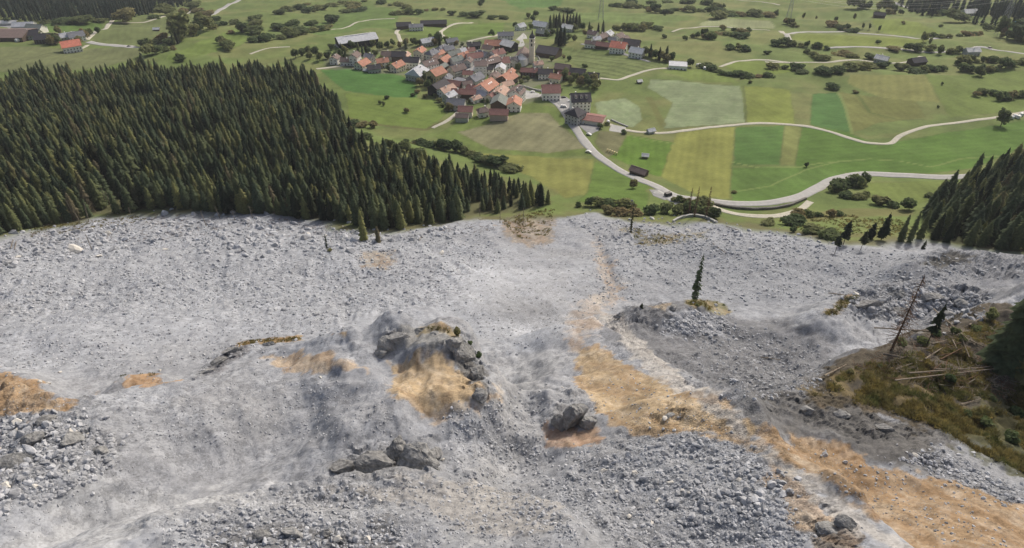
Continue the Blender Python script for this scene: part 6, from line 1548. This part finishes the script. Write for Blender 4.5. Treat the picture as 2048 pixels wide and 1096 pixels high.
# angular blocks lying in the jumble at the left edge and slabs on the right ridge
for pts, n, r0, r1, lb, gp, sd in (([(-10,850),(110,832),(230,880),(230,920),(110,960),(-10,1000)], 46, .35, .95, 'angular grey block in the jumble at the left picture edge', 'blocks at the left edge', 907),
        ([(1650,625),(1720,580),(1810,562),(1985,590),(1930,630),(1780,640)], 40, .5, 1.5, 'grey slab lying on the rocky ridge behind the fallen timber', 'slabs on the right ridge', 909),
        ([(1130,910),(1260,885),(1420,875),(1550,960),(1590,1060),(1300,1060)], 60, .35, .7, 'grey block in the rubble apron below the ochre slope', 'blocks in the rubble apron', 911),
        ([(-20,500),(200,446),(450,440),(640,450),(760,480),(960,458),(700,520),(300,510),(-20,560)], 60, 1.0, 2.2, 'grey boulder in the coarse scree below the left forest', 'boulders below the left forest', 912)):
    q = px_area(pts, n, sd); r_ = np.random.default_rng(sd)
    for i in range(n):
        s_ = r0 * (r1 / r0) ** r_.random(); o = link('boulder', BIGR[int(r_.integers(0, 9))], None, (q[i, 0], q[i, 1], float(HT(*q[i])) + s_ * .2), 0, (s_ * r_.uniform(.9, 1.5), s_ * r_.uniform(.7, 1.1), s_ * r_.uniform(.6, 1.0)))
        o.rotation_euler = (r_.normal(0, .35), r_.normal(0, .35), r_.uniform(0, 6.28)); tag(o, lb, 'boulder', gp)

# tufts of dry grass on the right slope and on the caps
tuft = []
for i in range(4):
    b = MB(); rd = random.Random(700 + i)
    for k in range(26):
        a = rd.uniform(0, 6.28); q = rd.uniform(0, .8); l = rd.uniform(.35, .8); x0, y0 = q * math.cos(a), q * math.sin(a); w = .09
        b.add([(x0 - w * math.sin(a), y0 + w * math.cos(a), -.1), (x0 + w * math.sin(a), y0 - w * math.cos(a), -.1), (x0 + .5 * l * math.cos(a), y0 + .5 * l * math.sin(a), l)], [(0, 1, 2)])
    tuft.append(b.mesh('tuft', 'tuft'))
twig = []
for i in range(4):
    b = MB(); rd = random.Random(730 + i)
    for k in range(5):
        a = rd.uniform(0, 6.28); p0 = Vector((rd.gauss(0, .6), rd.gauss(0, .6), .12)); b.bar(p0, p0 + Vector((math.cos(a), math.sin(a), rd.uniform(-.1, .3))) * rd.uniform(.8, 2.4), .06, .03, 4)
    twig.append(b.mesh('twigs', 'deadwood' if i % 2 else 'deadbrown'))
wq = np.concatenate([px_area([(1690,740),(1800,690),(1900,660),(1990,640),(2040,700),(2040,800),(1900,790),(1780,770)], 520, 271), px_area([(60,452),(320,420),(640,440),(760,468),(960,440),(1110,415),(1100,450),(900,470),(640,470),(60,490)], 420, 272)])
scatter('broken_branches', twig, wq, HT(wq[:, 0], wq[:, 1]), RNG.uniform(.5, 1.1, len(wq)), RNG.uniform(0, 6.28, len(wq)), RNG.integers(0, 4, len(wq)), 'broken branches littering the right bank and the forest edge')
GT = [([(1620,790),(1700,740),(1850,700),(1960,640),(2060,650),(2060,950),(1950,900),(1870,850),(1750,812)], 6500, .4, 1.2), ([(470,690),(490,681),(600,672),(602,680),(520,690)], 260, .3, .6), ([(1370,606),(1395,598),(1450,608),(1460,622),(1400,618)], 260, .3, .8), ([(240,752),(300,746),(330,752),(250,762)], 120, .25, .5),
      ([(1000,440),(1110,415),(1100,470),(1040,480)], 500, .5, 1.2), ([(1550,440),(1700,430),(1800,440),(1830,470),(1620,470)], 900, .5, 1.2), ([(60,455),(300,430),(300,445),(60,475)], 500, .4, 1.0), ([(1250,455),(1400,470),(1420,480),(1280,490)], 400, .4, 1.0), ([(850,655),(885,652),(900,665),(880,672)], 80, .2, .5), ([(1645,630),(1690,592),(1720,592),(1670,632)], 200, .3, .8)]
tp, ts = [], []
for i, (pts, n, r0, r1) in enumerate(GT):
    q = px_area(pts, n, 240 + i); g = fbm(q[:, 0], q[:, 1], 5, 2, 250) > -.3; q = q[g]; tp.append(q); ts.append(RNG.uniform(r0, r1, len(q)))
tp, ts = np.concatenate(tp), np.concatenate(ts)
scatter('dry_grass', tuft, tp, HT(tp[:, 0], tp[:, 1]), ts, RNG.uniform(0, 6.28, len(tp)), RNG.integers(0, 4, len(tp)), 'tufts of dry yellow grass on the slopes and mounds')

# ------------------------------------------------------------------ rock-fall dust hanging over the chute
def dust(px, py, up, sx, sy, sz, dens, label):
    x, y, z = at(px, py); bm_ = MB(); n, k = 16, 9
    vs = [(math.sin(math.pi * (j + .5) / k) * math.cos(2 * math.pi * i / n), math.sin(math.pi * (j + .5) / k) * math.sin(2 * math.pi * i / n), math.cos(math.pi * (j + .5) / k)) for j in range(k) for i in range(n)] + [(0, 0, 1), (0, 0, -1)]
    fs = [(j * n + i, (j + 1) * n + i, (j + 1) * n + (i + 1) % n, j * n + (i + 1) % n) for j in range(k - 1) for i in range(n)] + [(n * k, i, (i + 1) % n) for i in range(n)] + [(n * k + 1, (k - 1) * n + (i + 1) % n, (k - 1) * n + i) for i in range(n)]
    bm_.add(vs, fs)
    m = bpy.data.materials.new('dust'); m.use_nodes = True; nt = m.node_tree
    for q in list(nt.nodes):
        if q.type != 'OUTPUT_MATERIAL': nt.nodes.remove(q)
    tc = nd(nt, 'ShaderNodeTexCoord'); ln = nd(nt, 'ShaderNodeVectorMath', operation='LENGTH'); nt.links.new(tc.outputs['Object'], ln.inputs[0])
    fall = nd(nt, 'ShaderNodeMapRange'); fall.interpolation_type = 'SMOOTHSTEP'; fall.inputs[1].default_value = 1.0; fall.inputs[2].default_value = .15; nt.links.new(ln.outputs['Value'], fall.inputs[0])
    ns = noise_t(nt, 2.2, 3, tc.outputs['Object']); nr = nd(nt, 'ShaderNodeMapRange'); nr.inputs[1].default_value = .38; nr.inputs[2].default_value = .7; nt.links.new(ns, nr.inputs[0])
    pv = nd(nt, 'ShaderNodeVolumePrincipled'); pv.inputs['Color'].default_value = (.92, .92, .93, 1)
    nt.links.new(math_(nt, 'MULTIPLY', math_(nt, 'MULTIPLY', fall.outputs[0], nr.outputs[0]), dens), pv.inputs['Density'])
    nt.links.new(pv.outputs[0], nt.nodes['Material Output'].inputs['Volume'])
    o = link('dust_cloud', bm_.mesh('dust', [m]), None, (x, y, z + up), 0, (sx, sy, sz)); tag(o, label, kind='stuff')
dust(1075, 640, 3, 34, 46, 9, .075, 'pale dust hanging over the central chute')
dust(745, 690, 2, 14, 12, 4, .045, 'thin dust in the saddle left of the ochre hump')

# ------------------------------------------------------------------ thin valley haze: one closed box round everything
hz = MB(); hz.box(0, 14000, -8, 64000, 29400, 540)
m_ = bpy.data.materials.new('haze'); m_.use_nodes = True; nt = m_.node_tree
for n_ in list(nt.nodes):
    if n_.type != 'OUTPUT_MATERIAL': nt.nodes.remove(n_)
pv = nt.nodes.new('ShaderNodeVolumePrincipled'); pv.inputs['Color'].default_value = (.86, .91, 1.0, 1); pv.inputs['Density'].default_value = .00007; pv.inputs['Anisotropy'].default_value = .1
nt.links.new(pv.outputs[0], nt.nodes['Material Output'].inputs['Volume'])
tag(link('haze', hz.mesh('haze', [m_])), 'thin pale haze in the valley air', kind='stuff')
